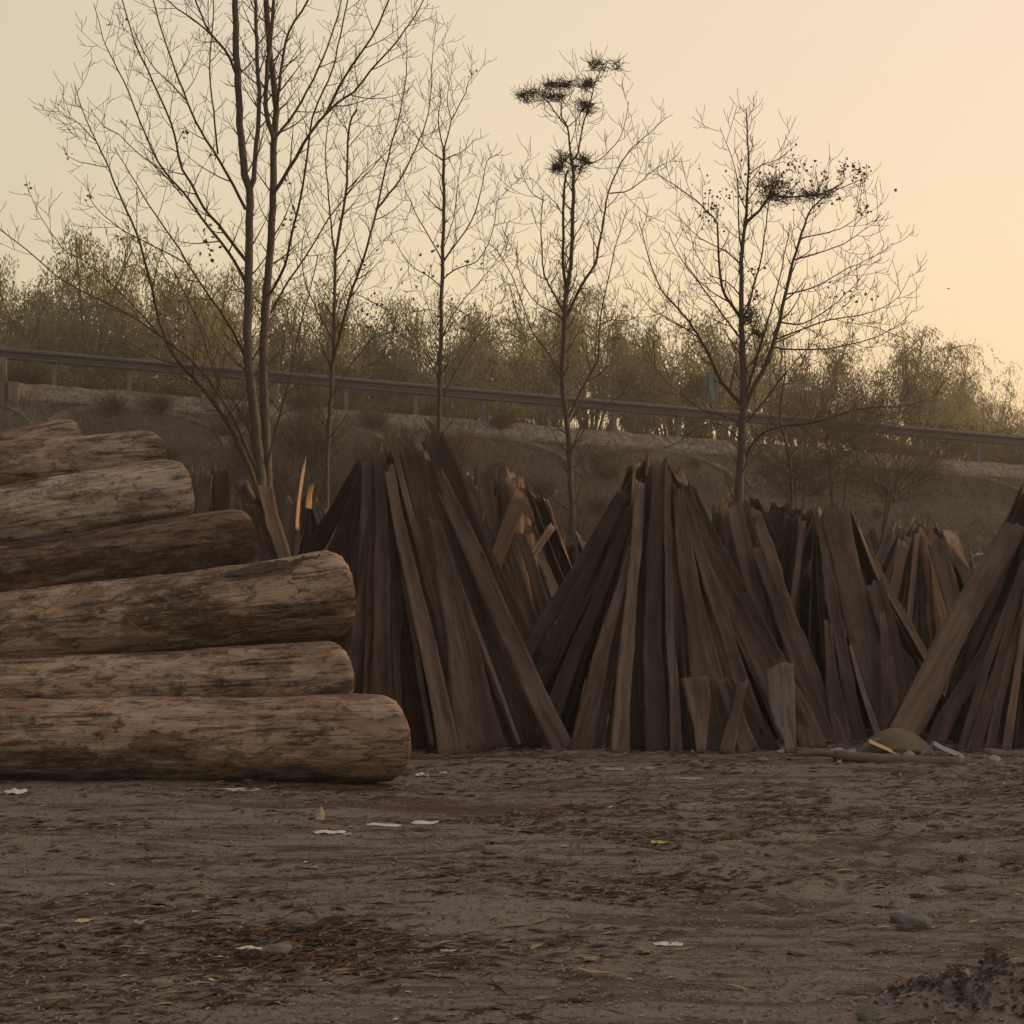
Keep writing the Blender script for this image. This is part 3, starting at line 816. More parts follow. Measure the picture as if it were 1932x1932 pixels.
# ------------------------------------------------------------------ dense dark bushes on the far verge
def bush_mesh(seed, n=9000, lf=.16, dens=.7):
    r = random.Random(seed); rs = np.random.default_rng(seed)
    cents = [(rs.uniform(-.75, .75), rs.uniform(-.6, .6), rs.uniform(.15, .78), rs.uniform(.22, .42)) for _ in range(16)]
    P = []
    for c in cents:
        m_ = n // 16
        u = rs.normal(0, 1, (m_, 3)); u /= np.linalg.norm(u, axis=1)[:, None]
        rad = c[3] * rs.uniform(.35, 1.12, m_)[:, None] ** dens
        P.append(np.array(c[:3]) + u * rad)
    P = np.concatenate(P); P = P[P[:, 2] > 0]
    k = len(P)
    d = rs.normal(0, 1, (k, 3)); d /= np.linalg.norm(d, axis=1)[:, None]
    w = np.cross(d, rs.normal(0, 1, (k, 3))); w /= np.linalg.norm(w, axis=1)[:, None]
    L = lf * rs.uniform(.5, 1.3, k)[:, None] * .4
    V = np.stack([P, P + d * L * .5 + w * L * .3, P + d * L, P + d * L * .5 - w * L * .3], 1).reshape(-1, 3)
    T = Tubes()
    for c in cents:
        T.tube([Vector((0, 0, 0)), Vector((c[0] * .35, c[1] * .35, c[2] * .5)), Vector(c[:3])], [.035, .02, .008], 4)
    return T, V, np.arange(k * 4).reshape(-1, 4)
def place_bush(px, ptop, halfw, d, k, zb, label, mat=BUSH, group='dense dark bushes just beyond the guardrail', H=None, n=9000):
    H = H or CAMZ + (966 - ptop) / F * d - zb
    loc = Vector(((px - 966) / F * d, d, zb))
    root = empty('dense_bush', loc, label, 'bush', group)
    hw = halfw / F * d
    r = random.Random(k + 900); rs = np.random.default_rng(k + 900)
    cents = [(rs.uniform(-.72, .72) * hw, rs.uniform(-.6, .6) * hw, rs.uniform(.10, .80) * H, rs.uniform(.24, .42) * min(hw * 1.25, H)) for _ in range(22)]
    P = []
    for c in cents:
        m_ = n // 22
        u = rs.normal(0, 1, (m_, 3)); u /= np.linalg.norm(u, axis=1)[:, None]
        P.append(np.array(c[:3]) + u * c[3] * rs.uniform(.2, 1.15, m_)[:, None] ** .6)
    P = np.concatenate(P); P = P[(P[:, 2] > 0) & (P[:, 2] < H * 1.04)]
    kk = len(P)
    dv = rs.normal(0, 1, (kk, 3)); dv[:, 2] -= .5; dv /= np.linalg.norm(dv, axis=1)[:, None]
    w = np.cross(dv, rs.normal(0, 1, (kk, 3))); w /= np.linalg.norm(w, axis=1)[:, None]
    L = rs.uniform(.10, .26, kk)[:, None]
    V = np.stack([P, P + dv * L * .5 + w * L * .22, P + dv * L, P + dv * L * .5 - w * L * .22], 1).reshape(-1, 3)
    T = Tubes()
    for c in cents:
        T.tube([Vector((c[0] * .08, c[1] * .08, -.1)), Vector((c[0] * .45, c[1] * .45, c[2] * .5)), Vector(c[:3])], [.06, .04, .012], 4)
    mesh_obj('stems', T.v, T.f, TWIG, root); mesh_obj('foliage', V, np.arange(kk * 4).reshape(-1, 4), mat, root)
for i_, (px, pt, hw, d) in enumerate([(40, 655, 75, 74), (205, 552, 90, 80), (150, 625, 70, 76), (290, 625, 80, 74), (395, 625, 70, 78), (470, 655, 60, 76), (590, 575, 45, 84), (570, 660, 60, 78),
        (680, 610, 50, 84), (745, 600, 42, 86), (960, 600, 48, 86), (1020, 585, 55, 86), (1195, 625, 45, 86), 
        (1310, 640, 34, 88), (1690, 730, 60, 90), (1770, 750, 70, 92), (1850, 765, 70, 94), (1925, 775, 70, 94), (1990, 775, 60, 94), (1735, 800, 80, 84), (1825, 800, 80, 86), (1905, 810, 80, 86), (330, 685, 90, 72), (150, 685, 90, 72), (20, 695, 70, 72), (460, 700, 70, 72), ]):
    place_bush(px, pt, hw, d, i_, -.2, 'rounded dense dark olive bush in the belt just beyond the guardrail')

# unseen bushes added outside the frame on the right to keep off the low sun
for i_ in range(30):
    dd = 46 + (i_ % 2) * 5
    az = R(50 + 1.55 * i_)
    x, y = dd * math.sin(az), 12.5 + dd * math.cos(az)
    hh = 1.80 + dd * math.tan(R(SUN_EL)) + wr.uniform(-.4, .4)
    place_bush(966 + x / y * F, 0, 1.9 / y * F, y, 60 + i_, -.2, 'tall dense bush added unseen outside the right edge to shade the yard', group='unseen bushes added to shade the yard', H=hh, n=30000)
# scrub and weeds: dry twiggy bushes on the slope
def shrub_mesh(seed, n=26, H=1.0, spread=.6, maxl=2):
    r = random.Random(seed); T = Tubes(); lp = []
    for k in range(n):
        a = r.uniform(0, 6.28); tilt = r.uniform(.05, spread)
        d = Vector((math.cos(a) * tilt, math.sin(a) * tilt, 1)).normalized()
        grow(T, r, Vector((r.gauss(0, .06), r.gauss(0, .06), -.05)), d, H * r.uniform(.6, 1.0), .013, 0, maxl, .15, lp, .16, (20, 48), .10)
    return T
sm = [None] * 4
def place_shrub(px, py, d, zb, H, k, label, group, wide=1.0, name='twiggy_shrub'):
    loc = Vector(((px - 966) / F * d, d, zb))
    if sm[k] is None:
        T = shrub_mesh(400 + k, (34, 44, 28, 80)[k], 1.0, (.7, .95, .5, 1.3)[k], 2)
        o = mesh_obj(name, T.v, T.f, TWIG); sm[k] = o
    else:
        o = sm[k].copy(); o.name = name; col.objects.link(o)
    for kk in ('label', 'category', 'group'):
        if kk in o: del o[kk]
    tag(o, label, 'shrub', group)
    o.location = loc; o.scale = (H * wide, H * wide, H); o.rotation_euler = (0, 0, wr.uniform(0, 6.28))
def slope_z(x, y):
    # height of the embankment face under (x, y)
    v = Vector((x, y, 0)) - Vector((LK.x, LK.y, 0)); s = v.dot(ah); off_ = v.dot(perp)
    return max(kz(s) - max(off_, 0) / SLW, 0) if off_ > 0 else kz(s)
for i_ in range(64):
    px = wr.choice([wr.uniform(520, 960), wr.uniform(340, 1300), wr.uniform(560, 900)])
    d = wr.uniform(45, 53.5)
    x = (px - 966) / F * d
    z = slope_z(x, d)
    place_shrub(px, 0, d, z - .05, wr.uniform(.6, 1.7), i_ % 3, 'leafless dry shrub with thin upright twigs on the embankment slope', 'leafless shrubs on the embankment slope', wr.uniform(.8, 1.2))
for i_ in range(110):
    px = wr.uniform(20, 1900); d = wr.uniform(45, 56.5); x = (px - 966) / F * d
    place_shrub(px, 0, d, slope_z(x, d) - .05, wr.uniform(.3, .85), (i_ % 2), 'low dry twiggy weed bush on the embankment slope', 'low weed bushes on the embankment slope', 1.4)
# the rounded twiggy thicket right of the broad tree
def thicket(px, d, H, w_, seed, label):
    r = random.Random(seed); T = Tubes(); lp = []
    x = (px - 966) / F * d; z = slope_z(x, d) - .1
    for k in range(4):
        a_ = r.uniform(0, 6.28); T.tube([Vector((0, 0, 0)), Vector((math.cos(a_) * .12, math.sin(a_) * .12, H * .25)), Vector((math.cos(a_) * .35 * w_, math.sin(a_) * .35, H * .5))], [.035, .028, .018], 5)
        p0 = Vector((math.cos(a_) * .35 * w_, math.sin(a_) * .35, H * .45))
        for q in range(10):
            th = r.uniform(0, 6.28); tl = r.uniform(.2, 1.6)
            grow(T, r, p0 + rvec(r) * .15, Vector((math.cos(th) * tl * w_, math.sin(th) * tl, r.uniform(.2, 1))).normalized(), r.uniform(.28, .5) * H, .010, 0, 2, .25, lp, .16, (20, 55), .14)
    o = mesh_obj('twig_thicket', T.v, T.f, TWIG); o.location = (x, d, z)
    tag(o, label, 'shrub')
thicket(1580, 47, 6.0, .8, 71, 'rounded dark wiry thicket of leafless twigs rising over the guardrail right of the broad tree')
thicket(1660, 46, 4.3, 1.1, 72, 'lower brown tangle of twigs across the guardrail right of the dark wiry thicket')
thicket(1500, 47, 4.6, .7, 73, 'small wiry bush between the broad tree trunk and the dark wiry thicket')
# dry grass on the slope
def blades(N, sampler, hmin, hmax, wid, seed, lean=.5):
    rs = np.random.default_rng(seed)
    P = sampler(rs, N); n = len(P)
    h = rs.uniform(hmin, hmax, n)[:, None]
    d = np.stack([rs.normal(0, lean, n), rs.normal(0, lean, n), np.ones(n)], 1); d /= np.linalg.norm(d, axis=1)[:, None]
    a = rs.uniform(0, np.pi, n); w = np.stack([np.cos(a), np.sin(a), np.zeros(n)], 1) * wid
    V = np.stack([P - w, P + w, P + d * h], 1).reshape(-1, 3)
    return V, np.arange(n * 3).reshape(-1, 3)
def samp_slope(rs, N):
    s = rs.uniform(-4, 36, N); u = rs.uniform(.6, 9, N)
    x = LK.x + ah.x * s + perp.x * u; y = LK.y + ah.y * s + perp.y * u
    z = np.maximum(LK.z + slope * s - u / SLW, 0) - .04
    return np.stack([x, y, z], 1)
V, Fc = blades(110000, samp_slope, .08, .46, .011, 3, .9)
o = mesh_obj('slope_grass', V, Fc, SCRUB); tag(o, 'dry brown grass and scrub covering the embankment slope', 'dry grass', kind='stuff')
def samp_verge(rs, N):
    s = rs.uniform(-4, 22, N); u = -rs.uniform(.35, .9, N)
    x = LK.x + ah.x * s + perp.x * u; y = LK.y + ah.y * s + perp.y * u
    return np.stack([x, y, LK.z + slope * s - .02], 1)
V, Fc = blades(5000, samp_verge, .10, .55, .012, 4, .25)
o = mesh_obj('verge_grass', V, Fc, BUSH); tag(o, 'olive weeds growing behind the concrete edging below the guardrail', 'weeds', kind='stuff')

exec_marker = 0
# ------------------------------------------------------------------ logs
def make_log(label, Lp, Rp, dL, dR, rL, rR, mat, seed, shear=.42, flare=0.0, chamfer=.10, knots=(), extra=1.6, group='peeled logs in the big pile'):
    """Lp: picture point of the axis at the left frame edge; Rp: of the right end; radii in metres"""
    A = W(*Lp, dL); B = W(*Rp, dR)
    ax = (B - A); L0 = ax.length; ax.normalize()
    A = A - ax * extra; L = L0 + extra
    r = random.Random(seed)
    # local frame: X along the axis, origin at the left end
    yv = Vector((0, 1, 0)); yv = (yv - ax * yv.dot(ax)).normalized(); zv = ax.cross(yv)
    M = Matrix(((ax.x, yv.x, zv.x, A.x), (ax.y, yv.y, zv.y, A.y), (ax.z, yv.z, zv.z, A.z), (0, 0, 0, 1)))
    NL, NC = int(L / .022), 96
    off_ = seed * 7.3
    V = []
    tl = []
    x = 0.0
    rows = []
    for i_ in range(NL + 1): rows.append(L * i_ / NL)
    ch = chamfer
    for xi, x in enumerate(rows):
        t = x / L
        rr0 = rL + (rR - rL) * t
        dx = L - x
        rr = rr0 * (1 + flare * math.exp(-(dx / .28) ** 2))
        e_ = 1.0
        if dx < ch: e_ = 1 - .07 * (1 - dx / ch) ** 2.0
        if x < ch: e_ = 1 - .25 * (1 - x / ch) ** 2
        bend = .018 * math.sin(x * 1.1 + seed)
        for j in range(NC):
            a = 2 * math.pi * j / NC
            ca, sa = math.cos(a), math.sin(a)
            nv = noise.noise(Vector((x * 1.1 + off_, ca * 1.2, sa * 1.2)))
            n2 = noise.noise(Vector((x * 2.6 + off_, ca * 5.5, sa * 5.5)))
            n3 = noise.noise(Vector((x * 5 + off_, ca * 16, sa * 16)))
            pn = noise.noise(Vector((x * 1.7 + off_ + 9, ca * 3.2, sa * 3.2)))
            step_ = .007 if pn > .12 else 0.0       # remnants of bark standing proud
            q = rr * e_ * (1 + .035 * nv + .016 * n2) + .0045 * n3 + step_
            for (kx, ka, kr, kh) in knots:
                da = (a - ka + math.pi) % (2 * math.pi) - math.pi
                dd = ((x - (L - kx)) / kr) ** 2 + (da * rr / kr) ** 2
                q += kh * math.exp(-dd)
            fade = max(0, 1 - dx / 1.1)
            sx = -shear * rr0 * ca * fade ** 1 * 1.0
            V.append((x + sx * fade + .008 * n3 * fade, q * ca, q * sa + bend))
    Fc = []
    for i_ in range(NL):
        for j in range(NC):
            Fc.append((i_ * NC + j, (i_) * NC + (j + 1) % NC, (i_ + 1) * NC + (j + 1) % NC, (i_ + 1) * NC + j))
    for f in range(len(Fc)): Fc[f] = Fc[f][::-1]
    o = mesh_obj('log', V, Fc, mat, None, True)
    # sawn faces as a part
    for row, xoff in ((NL, 1), (0, -1)):
        VE = []; FE = []
        b = 0
        ring = [Vector(V[row * NC + j]) for j in range(NC)]
        c = sum(ring, Vector()) / NC
        for rg in (1.0, .66, .33):
            for q in ring: VE.append(c + (q - c) * rg)
        VE.append(c)
        for k in range(2):
            for j in range(NC):
                f = (b + k * NC + j, b + k * NC + (j + 1) % NC, b + (k + 1) * NC + (j + 1) % NC, b + (k + 1) * NC + j)
                FE.append(f if xoff > 0 else f[::-1])
        for j in range(NC):
            f = (b + 2 * NC + j, b + 2 * NC + (j + 1) % NC, b + 3 * NC)
            FE.append(f if xoff > 0 else f[::-1])
        mesh_obj('sawn_end', VE, FE, LOG_END, o)
    o.matrix_world = M
    o.color = LOGC.get(seed, (.7, .68, .66, 1))
    tag(o, label, 'log', group)
    return o
PI = math.pi
LOGC = {1: (.93, .90, .86, 1), 2: (.98, .96, .94, 1), 3: (.98, .95, .91, 1), 4: (.80, .80, .80, 1), 5: (1.05, 1.10, 1.13, 1), 6: (.84, .85, .85, 1), 7: (.85, .82, .78, 1)}
make_log('bottom log of the pile, tan and lying on the dirt, reaching furthest right', (0, 1395), (729, 1387), 11.0, 11.0, .212, .243, LOG_PALE, 1, .62, 0, .04,
         knots=[(.35, 1.6 * PI, .05, -.02), (1.05, 1.45 * PI, .07, .02)])
make_log('second log from the bottom, thinner, resting just above the tan bottom log', (0, 1302), (634, 1276), 11.32, 11.32, .185, .207, LOG_PALE, 2, .58, 0, .04)
make_log('third log from the bottom with a flared butt end and a peeling bark strip', (0, 1186), (636, 1124), 11.6, 11.6, .225, .235, LOG_PALE, 3, .55, .10, .05)
make_log('darkest reddish brown log, fourth from the bottom of the pile', (0, 1092), (462, 1032), 11.9, 11.9, .215, .222, LOG_DARK, 4, .5, 0, .06)
make_log('pale grey log with a dark saw nick, fifth from the bottom', (0, 985), (340, 938), 12.2, 12.2, .215, .218, LOG_PALE, 5, .55, 0, .05, knots=[(.34, 1.5 * PI, .018, -.035)])
make_log('smooth tan log, second from the top of the pile', (0, 898), (290, 876), 12.62, 12.62, .185, .205, LOG_PALE, 6, .6, 0, .06)
make_log('topmost log of the pile, small and tilted upward', (0, 868), (140, 838), 13.02, 13.02, .165, .172, LOG_PALE, 7, .6, 0, .06)
# inner logs that carry the visible ones
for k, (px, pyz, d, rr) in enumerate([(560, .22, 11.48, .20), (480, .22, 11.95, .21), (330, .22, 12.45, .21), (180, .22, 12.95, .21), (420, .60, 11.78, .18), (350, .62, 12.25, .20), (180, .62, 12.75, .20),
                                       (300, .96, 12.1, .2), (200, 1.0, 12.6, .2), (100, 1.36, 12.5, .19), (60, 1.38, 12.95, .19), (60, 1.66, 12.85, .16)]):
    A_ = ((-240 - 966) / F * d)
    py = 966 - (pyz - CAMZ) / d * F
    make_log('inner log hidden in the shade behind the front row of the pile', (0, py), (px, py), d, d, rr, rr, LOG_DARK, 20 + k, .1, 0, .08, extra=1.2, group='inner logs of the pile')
# loose bark strip on the flared log
V = []; Fc = []
n = 22
for k in range(n + 1):
    t = k / n
    px = 425 + 180 * t; py = 1086 - 30 * t + (5 if k % 3 == 0 else 0) * math.sin(k)
    lift = .02 + .035 * max(0, (t - .7) / .3)
    p = W(px, py, 11.42); w_ = .03 * math.sin(PI * min(1, t + .08)) + .006 + .008 * noise.noise(Vector((k * .9, 0, 0)))
    nrm = Vector((0, -.72, .7)); tan_ = Vector((0, .7, .72))
    c = p + nrm * (lift - .015)
    V += [c - tan_ * w_, c + tan_ * w_, c + tan_ * w_ + nrm * .008, c - tan_ * w_ + nrm * .008]
for k in range(n):
    for j in range(4):
        Fc.append((k * 4 + j, k * 4 + (j + 1) % 4, (k + 1) * 4 + (j + 1) % 4, (k + 1) * 4 + j))
Fc += [(3, 2, 1, 0), tuple(n * 4 + j for j in range(4))]
m = MB('loose_bark_mat')
LB = m.out(m.mix(m.noise(m.co((2, 20, 20)), 3, 4), (.035, .024, .018), (.12, .085, .062)))
o = mesh_obj('bark_strip', V, Fc, LB); tag(o, 'loose dark bark strip peeling off the top of the flared log', 'bark strip')

# ------------------------------------------------------------------ slabs
def slab(base, top, w0, w1, twist=0.0, thick=.014, cup=.10, bow=.02, seed=0, ragged=.04, tone=1.0, sat=1.0, mat=None, label='', cat='board', group=None, name='sawn_board',
         prof=None, face=None, edge=.02, cut0=0.0):
    """thin sawn slab: width w0 at the foot, w1 at the top; twist turns it about its own axis"""
    r = random.Random(seed)
    zv = (top - base); L = zv.length; zv.normalize()
    fn = face if face is not None else Vector((0, -1, 0))
    xv = zv.cross(fn); xv.normalize(); xv = Matrix.Rotation(twist, 3, zv) @ xv
    yv = zv.cross(xv)
    M = Matrix(((xv.x, yv.x, zv.x, base.x), (xv.y, yv.y, zv.y, base.y), (xv.z, yv.z, zv.z, base.z), (0, 0, 0, 1)))
    nl = max(14, int(L / .055)); nw = 6
    V = []
    so = r.uniform(0, 99)
    for side in (0, 1):
        for i_ in range(nl + 1):
            t = i_ / nl
            if prof: 
                for q in range(len(prof) - 1):
                    if prof[q][0] <= t <= prof[q + 1][0]:
                        u = (t - prof[q][0]) / max(1e-6, prof[q + 1][0] - prof[q][0])
                        wl0 = prof[q][1] + (prof[q + 1][1] - prof[q][1]) * u; wr0 = prof[q][2] + (prof[q + 1][2] - prof[q][2]) * u
            else:
                w = w0 + (w1 - w0) * t; wl0 = -w / 2; wr0 = w / 2
            el = edge * noise.noise(Vector((t * L * 2.3, so, 0))) + edge * .35 * noise.noise(Vector((t * L * 9, so, 0)))
            er = edge * noise.noise(Vector((t * L * 2.3, so + 50, 0))) + edge * .35 * noise.noise(Vector((t * L * 9, so + 50, 0)))
            if wr0 - wl0 < .05: el *= .25; er *= .25
            wl0 += el; wr0 += er
            ctr = bow * math.sin(PI * t) 
            sway = min(.018, .10 * w0, .012 * L) * math.sin(PI * t * 1.6 + so)
            for j in range(nw + 1):
                u = j / nw
                x = wl0 + (wr0 - wl0) * u
                wdt = (wr0 - wl0)
                y = ctr + cup * wdt * (1 - (2 * u - 1) ** 2) + .006 * noise.noise(Vector((x * 7, t * L * 1.5, so)))
                z = t * L
                if i_ == nl: z += ragged * (noise.noise(Vector((u * 4.5, so, 7))) + .6 * noise.noise(Vector((u * 13, so, 9)))) + (u - .5) * ragged * r.uniform(.9, 1.1) * (1 if so > 50 else -1)
                if i_ == 0: z += cut0 * (u - .5)
                th = thick * (1 if side else 0) * (.5 + .5 * (1 - abs(2 * u - 1) ** 3))
                V.append((x + sway, y + th, z))
    nv = (nl + 1) * (nw + 1); Fc = []
    for side in (0, 1):
        for i_ in range(nl):
            for j in range(nw):
                a = side * nv + i_ * (nw + 1) + j
                f = (a, a + 1, a + nw + 2, a + nw + 1)
                Fc.append(f if side == 0 else f[::-1])
    for i_ in range(nl):
        a = i_ * (nw + 1); Fc.append((a, a + nw + 1, nv + a + nw + 1, nv + a))
        a = i_ * (nw + 1) + nw; Fc.append((a + nw + 1, a, nv + a, nv + a + nw + 1))
    for j in range(nw):
        Fc.append((j + 1, j, nv + j, nv + j + 1))
        a = nl * (nw + 1) + j; Fc.append((a, a + 1, nv + a + 1, nv + a))
    o = mesh_obj(name, V, Fc, mat or PLANK, None, True)
    me = o.data
    o.matrix_world = M
    o.color = (tone, sat, 1, 1)
    tag(o, label, cat, group)
    return o

def cone(cx_px, d, top_py, Rb, n, seed, label, group, wr_=(.12, .30), apex_px=None, back=False, tone=(.62, 1.1), rtop=.13, arc=(150, 390), hvar=.12, ry=.8, sink=.03, lens=None):
    """slabs leaning together; only geometry, shared label"""
    r = random.Random(seed)
    c = W(cx_px, 966, d); ap = W(apex_px if apex_px is not None else cx_px, top_py, d)
    H = ap.z
    for k in range(n):
        a = R(arc[0] + (arc[1] - arc[0]) * (k + r.uniform(-.35, .35)) / n)       # 0 = right, -90 = towards the camera
        rad = Rb * r.uniform(.72, 1.02)
        bx = c.x + rad * math.cos(a); by = d + rad * ry * math.sin(a)
        base = Vector((bx, by, gzz(bx, by) - sink))
        lay = r.uniform(.3, 1.0)
        h = H * r.uniform(1 - hvar, 1.0)
        tp = Vector((ap.x + rtop * lay * math.cos(a) + r.gauss(0, .035), d + rtop * lay * math.sin(a) * .8 + r.gauss(0, .03), h))
        fn = Vector((math.cos(a), math.sin(a), .2)).normalized()
        w0 = r.uniform(*wr_) * 1.3; w1 = w0 * r.uniform(.55, .95)
        if r.random() < .25: w0 *= .5; w1 *= .6
        tw = r.gauss(0, .35)
        if r.random() < .28: tw += r.choice((-1, 1)) * r.uniform(.7, 1.2)
        slab(base, tp, w0, w1, tw, r.uniform(.010, .024), r.uniform(-.12, .16), r.uniform(-.03, .05), seed * 100 + k, r.uniform(.03, .09), (r.uniform(.38, .6) if r.random() < (.24 if d < 14 else 0) else r.uniform(tone[0], tone[1] * 1.15)), r.uniform(.6, 1.3), None, label, 'board', group, edge=r.choice((.012, .022, .042)), face=fn, cut0=r.uniform(-.04, .04))
def pslab(bp, tp, db, dt, w0, w1, label, group=None, **kw):
    """slab given by picture points of foot and head (centre line); widths in picture units"""
    base = W(*bp, db); top = W(*tp, dt)
    if kw.get('mat') is None and base.z > .03 and kw.get('seed') not in (537, 538, 506, 515, 516) and base.z > .03:
        u_ = (base - top).normalized()                    # run the foot down to the dirt
        if u_.z < -.35: base = base + u_ * ((base.z + .02) / -u_.z)
    return slab(base, top, w0 / F * db, w1 / F * dt, label=label, group=group, **kw)

GA = 'slabs of the tall cone stack beside the logs'
LA = 'brown sawn slab leaning in the tall cone stack right beside the log pile'
cone(800, 13.1, 845, 1.02, 26, 31, LA, GA, (.12, .28), 752, tone=(.45, .8), rtop=.16)
# hand-placed slabs, front of the left stack   (cA = point in the enlarged view)
def A(x, y): return (503 + x / 2.88, 782.6 + y / 2.88)
pslab(A(985, 1852), A(668, 285), 12.15, 12.75, 40, 19, 'pale narrow bowed board in front of the tall cone stack beside the logs', None, seed=501, tone=1.28, cup=.12, ragged=.03, thick=.02, bow=.03, edge=.012)
pslab(A(1098, 1812), A(690, 170), 12.22, 12.85, 10, 13, 'thin light strip seen edge on, just right of the pale narrow board', None, seed=502, tone=1.25, cup=0, ragged=.05, thick=.016, edge=.004, bow=.06)
pslab(A(1180, 1825), A(900, 560), 12.18, 12.62, 98, 20, 'widest smooth brown board near the middle front of the tall cone stack beside the logs', None, seed=503, tone=.98, cup=.14, ragged=.03, edge=.02)
pslab(A(1180, 1780), A(770, 180), 12.55, 12.85, 60, 46, LA, GA, seed=504, tone=.72, cup=.1, ragged=.05)
pslab(A(1400, 1790), A(850, 240), 12.45, 12.90, 50, 24, LA, GA, seed=505, tone=.62, cup=.1)
pslab(A(1375, 1790), A(1040, 900), 12.30, 12.6, 6, 10, 'thin pale sliver low between dark boards of the stack beside the logs', None, seed=506, tone=1.35, cup=0, edge=.003, thick=.012)
pslab(A(1610, 1790), A(900, 300), 12.30, 12.9, 44, 30, 'long light brown board slanting down to the right side of the stack beside the logs', None, seed=507, tone=1.10, cup=.05, ragged=.05, edge=.012, cut0=.14)
pslab(A(1470, 1560), A(905, 150), 12.75, 13.1, 55, 38, LA, GA, seed=508, tone=.55, cup=.1, ragged=.07)
pslab(A(1500, 1450), A(880, 90), 12.95, 13.25, 40, 34, 'dark red brown broken headed slab at the right shoulder of the tall stack', None, seed=509, tone=.9, sat=1.2, ragged=.12)
pslab(A(470, 1500), A(555, 245), 12.5, 12.9, 44, 20, 'grey brown slab standing just behind the ends of the stacked logs', None, seed=510, tone=1.0, cup=.08)
pslab(A(620, 1510), A(615, 210), 12.4, 12.85, 38, 24, LA, GA, seed=511, tone=.75, cup=.16)
pslab(A(545, 1520), A(590, 240), 12.42, 12.9, 16, 12, LA, GA, seed=512, tone=.9, cup=.1)
pslab(A(60, 1100), A(530, 260), 13.6, 13.3, 46, 26, LA, GA, seed=513, tone=.55, bow=0, cup=.04)
pslab(A(330, 1200), A(560, 240), 13.0, 13.1, 44, 24, LA, GA, seed=517, tone=.6)
pslab(A(260, 1000), A(575, 230), 13.2, 13.2, 50, 26, LA, GA, seed=518, tone=.75)
pslab(A(400, 1300), A(600, 230), 12.8, 13.0, 44, 26, LA, GA, seed=519, tone=.68)
pslab(A(735, 1800), A(650, 300), 12.35, 12.9, 14, 14, LA, GA, seed=514, tone=.7)
pslab(A(905, 1800), A(745, 900), 12.2, 12.6, 8, 10, LA, GA, seed=515, tone=1.05, cup=0, edge=.004)
pslab(A(845, 700), A(730, 78), 13.2, 13.4, 16, 10, 'pale splintered tip poking out of the top of the tall stack beside the logs', None, seed=516, tone=1.2, ragged=.1)

GB = 'slabs of the broad cone stack in the centre'
LB_ = 'brown sawn slab leaning in the broad cone stack at the centre of the yard'
cone(1245, 13.1, 880, 1.02, 30, 32, LB_, GB, (.12, .28), 1235, tone=(.45, .85), rtop=.17)
def B(x, y): return (950.3 + x / 2.88, 782.6 + y / 2.88)
pslab(B(640, 1800), B(735, 360), 12.15, 12.8, 34, 17, 'pale upright board at the middle front of the broad centre stack', None, seed=521, tone=1.30, cup=.08, ragged=.03, edge=.012, thick=.02, cut0=-.1)
pslab(B(925, 1810), B(890, 300), 12.2, 12.85, 22, 12, 'long narrow lighter strip right of the pale upright board of the centre stack', None, seed=522, tone=1.02, cup=.06, ragged=.06, edge=.012)
pslab(B(825, 1800), B(830, 255), 12.28, 12.9, 44, 30, 'wide dark brown board behind the narrow strip in the centre stack', None, seed=523, tone=.66, cup=.1, ragged=.04)
pslab(B(140, 1290), B(640, 420), 12.95, 12.95, 32, 24, 'light board slanting down to the left side of the broad centre stack', None, seed=524, tone=1.05, cup=.03, edge=.008)
pslab(B(200, 1400), B(660, 420), 12.8, 12.93, 34, 22, LB_, GB, seed=525, tone=.55)
pslab(B(270, 1600), B(690, 500), 12.6, 12.9, 38, 18, LB_, GB, seed=526, tone=.6, cup=.12)
pslab(B(430, 1770), B(690, 700), 12.3, 12.75, 44, 14, 'slab with a bowed lighter foot at the left front of the centre stack', None, seed=527, tone=.95, cup=.16, bow=-.08)
pslab(B(1130, 1790), B(935, 420), 12.25, 12.85, 46, 14, LB_, GB, seed=528, tone=.82, cup=.1)
pslab(B(1220, 1700), B(945, 450), 12.3, 12.85, 32, 16, 'grey brown slab fanning out right of centre in the broad stack', None, seed=529, tone=1.02, cup=.08)
pslab(B(1350, 1640), B(960, 420), 12.35, 12.9, 36, 20, LB_, GB, seed=530, tone=.9, cup=.08)
pslab(B(1470, 1500), B(975, 400), 12.5, 12.95, 52, 24, LB_, GB, seed=531, tone=.78, cup=.1)
pslab(B(1530, 1400), B(990, 390), 12.7, 13.0, 44, 22, LB_, GB, seed=532, tone=.88)
pslab(B(1010, 1800), B(905, 560), 12.3, 12.8, 40, 12, LB_, GB, seed=533, tone=.7, cup=.12)
pslab(B(1340, 1830), B(1180, 1430), 12.1, 12.3, 38, 24, LB_, GB, seed=534, tone=.95, cup=.1)
pslab(B(1440, 1810), B(1200, 1430), 12.2, 12.35, 36, 26, LB_, GB, seed=535, tone=.72, cup=.1)
pslab(B(1210, 1840), B(1300, 1450), 12.05, 12.25, 30, 20, 'short slab crossing the others low on the right of the centre stack', None, seed=536, tone=.95, cup=.1)
pslab(B(1150, 760), B(1020, 590), 12.9, 12.85, 30, 24, 'scalloped bark edged offcut sticking out at the right of the centre stack', None, seed=537, tone=.95, edge=.05, ragged=.06)
pslab(B(1130, 860), B(1080, 640), 12.95, 12.9, 30, 26, 'second wavy edged offcut just below the scalloped one', None, seed=538, tone=.7, edge=.06, ragged=.06)
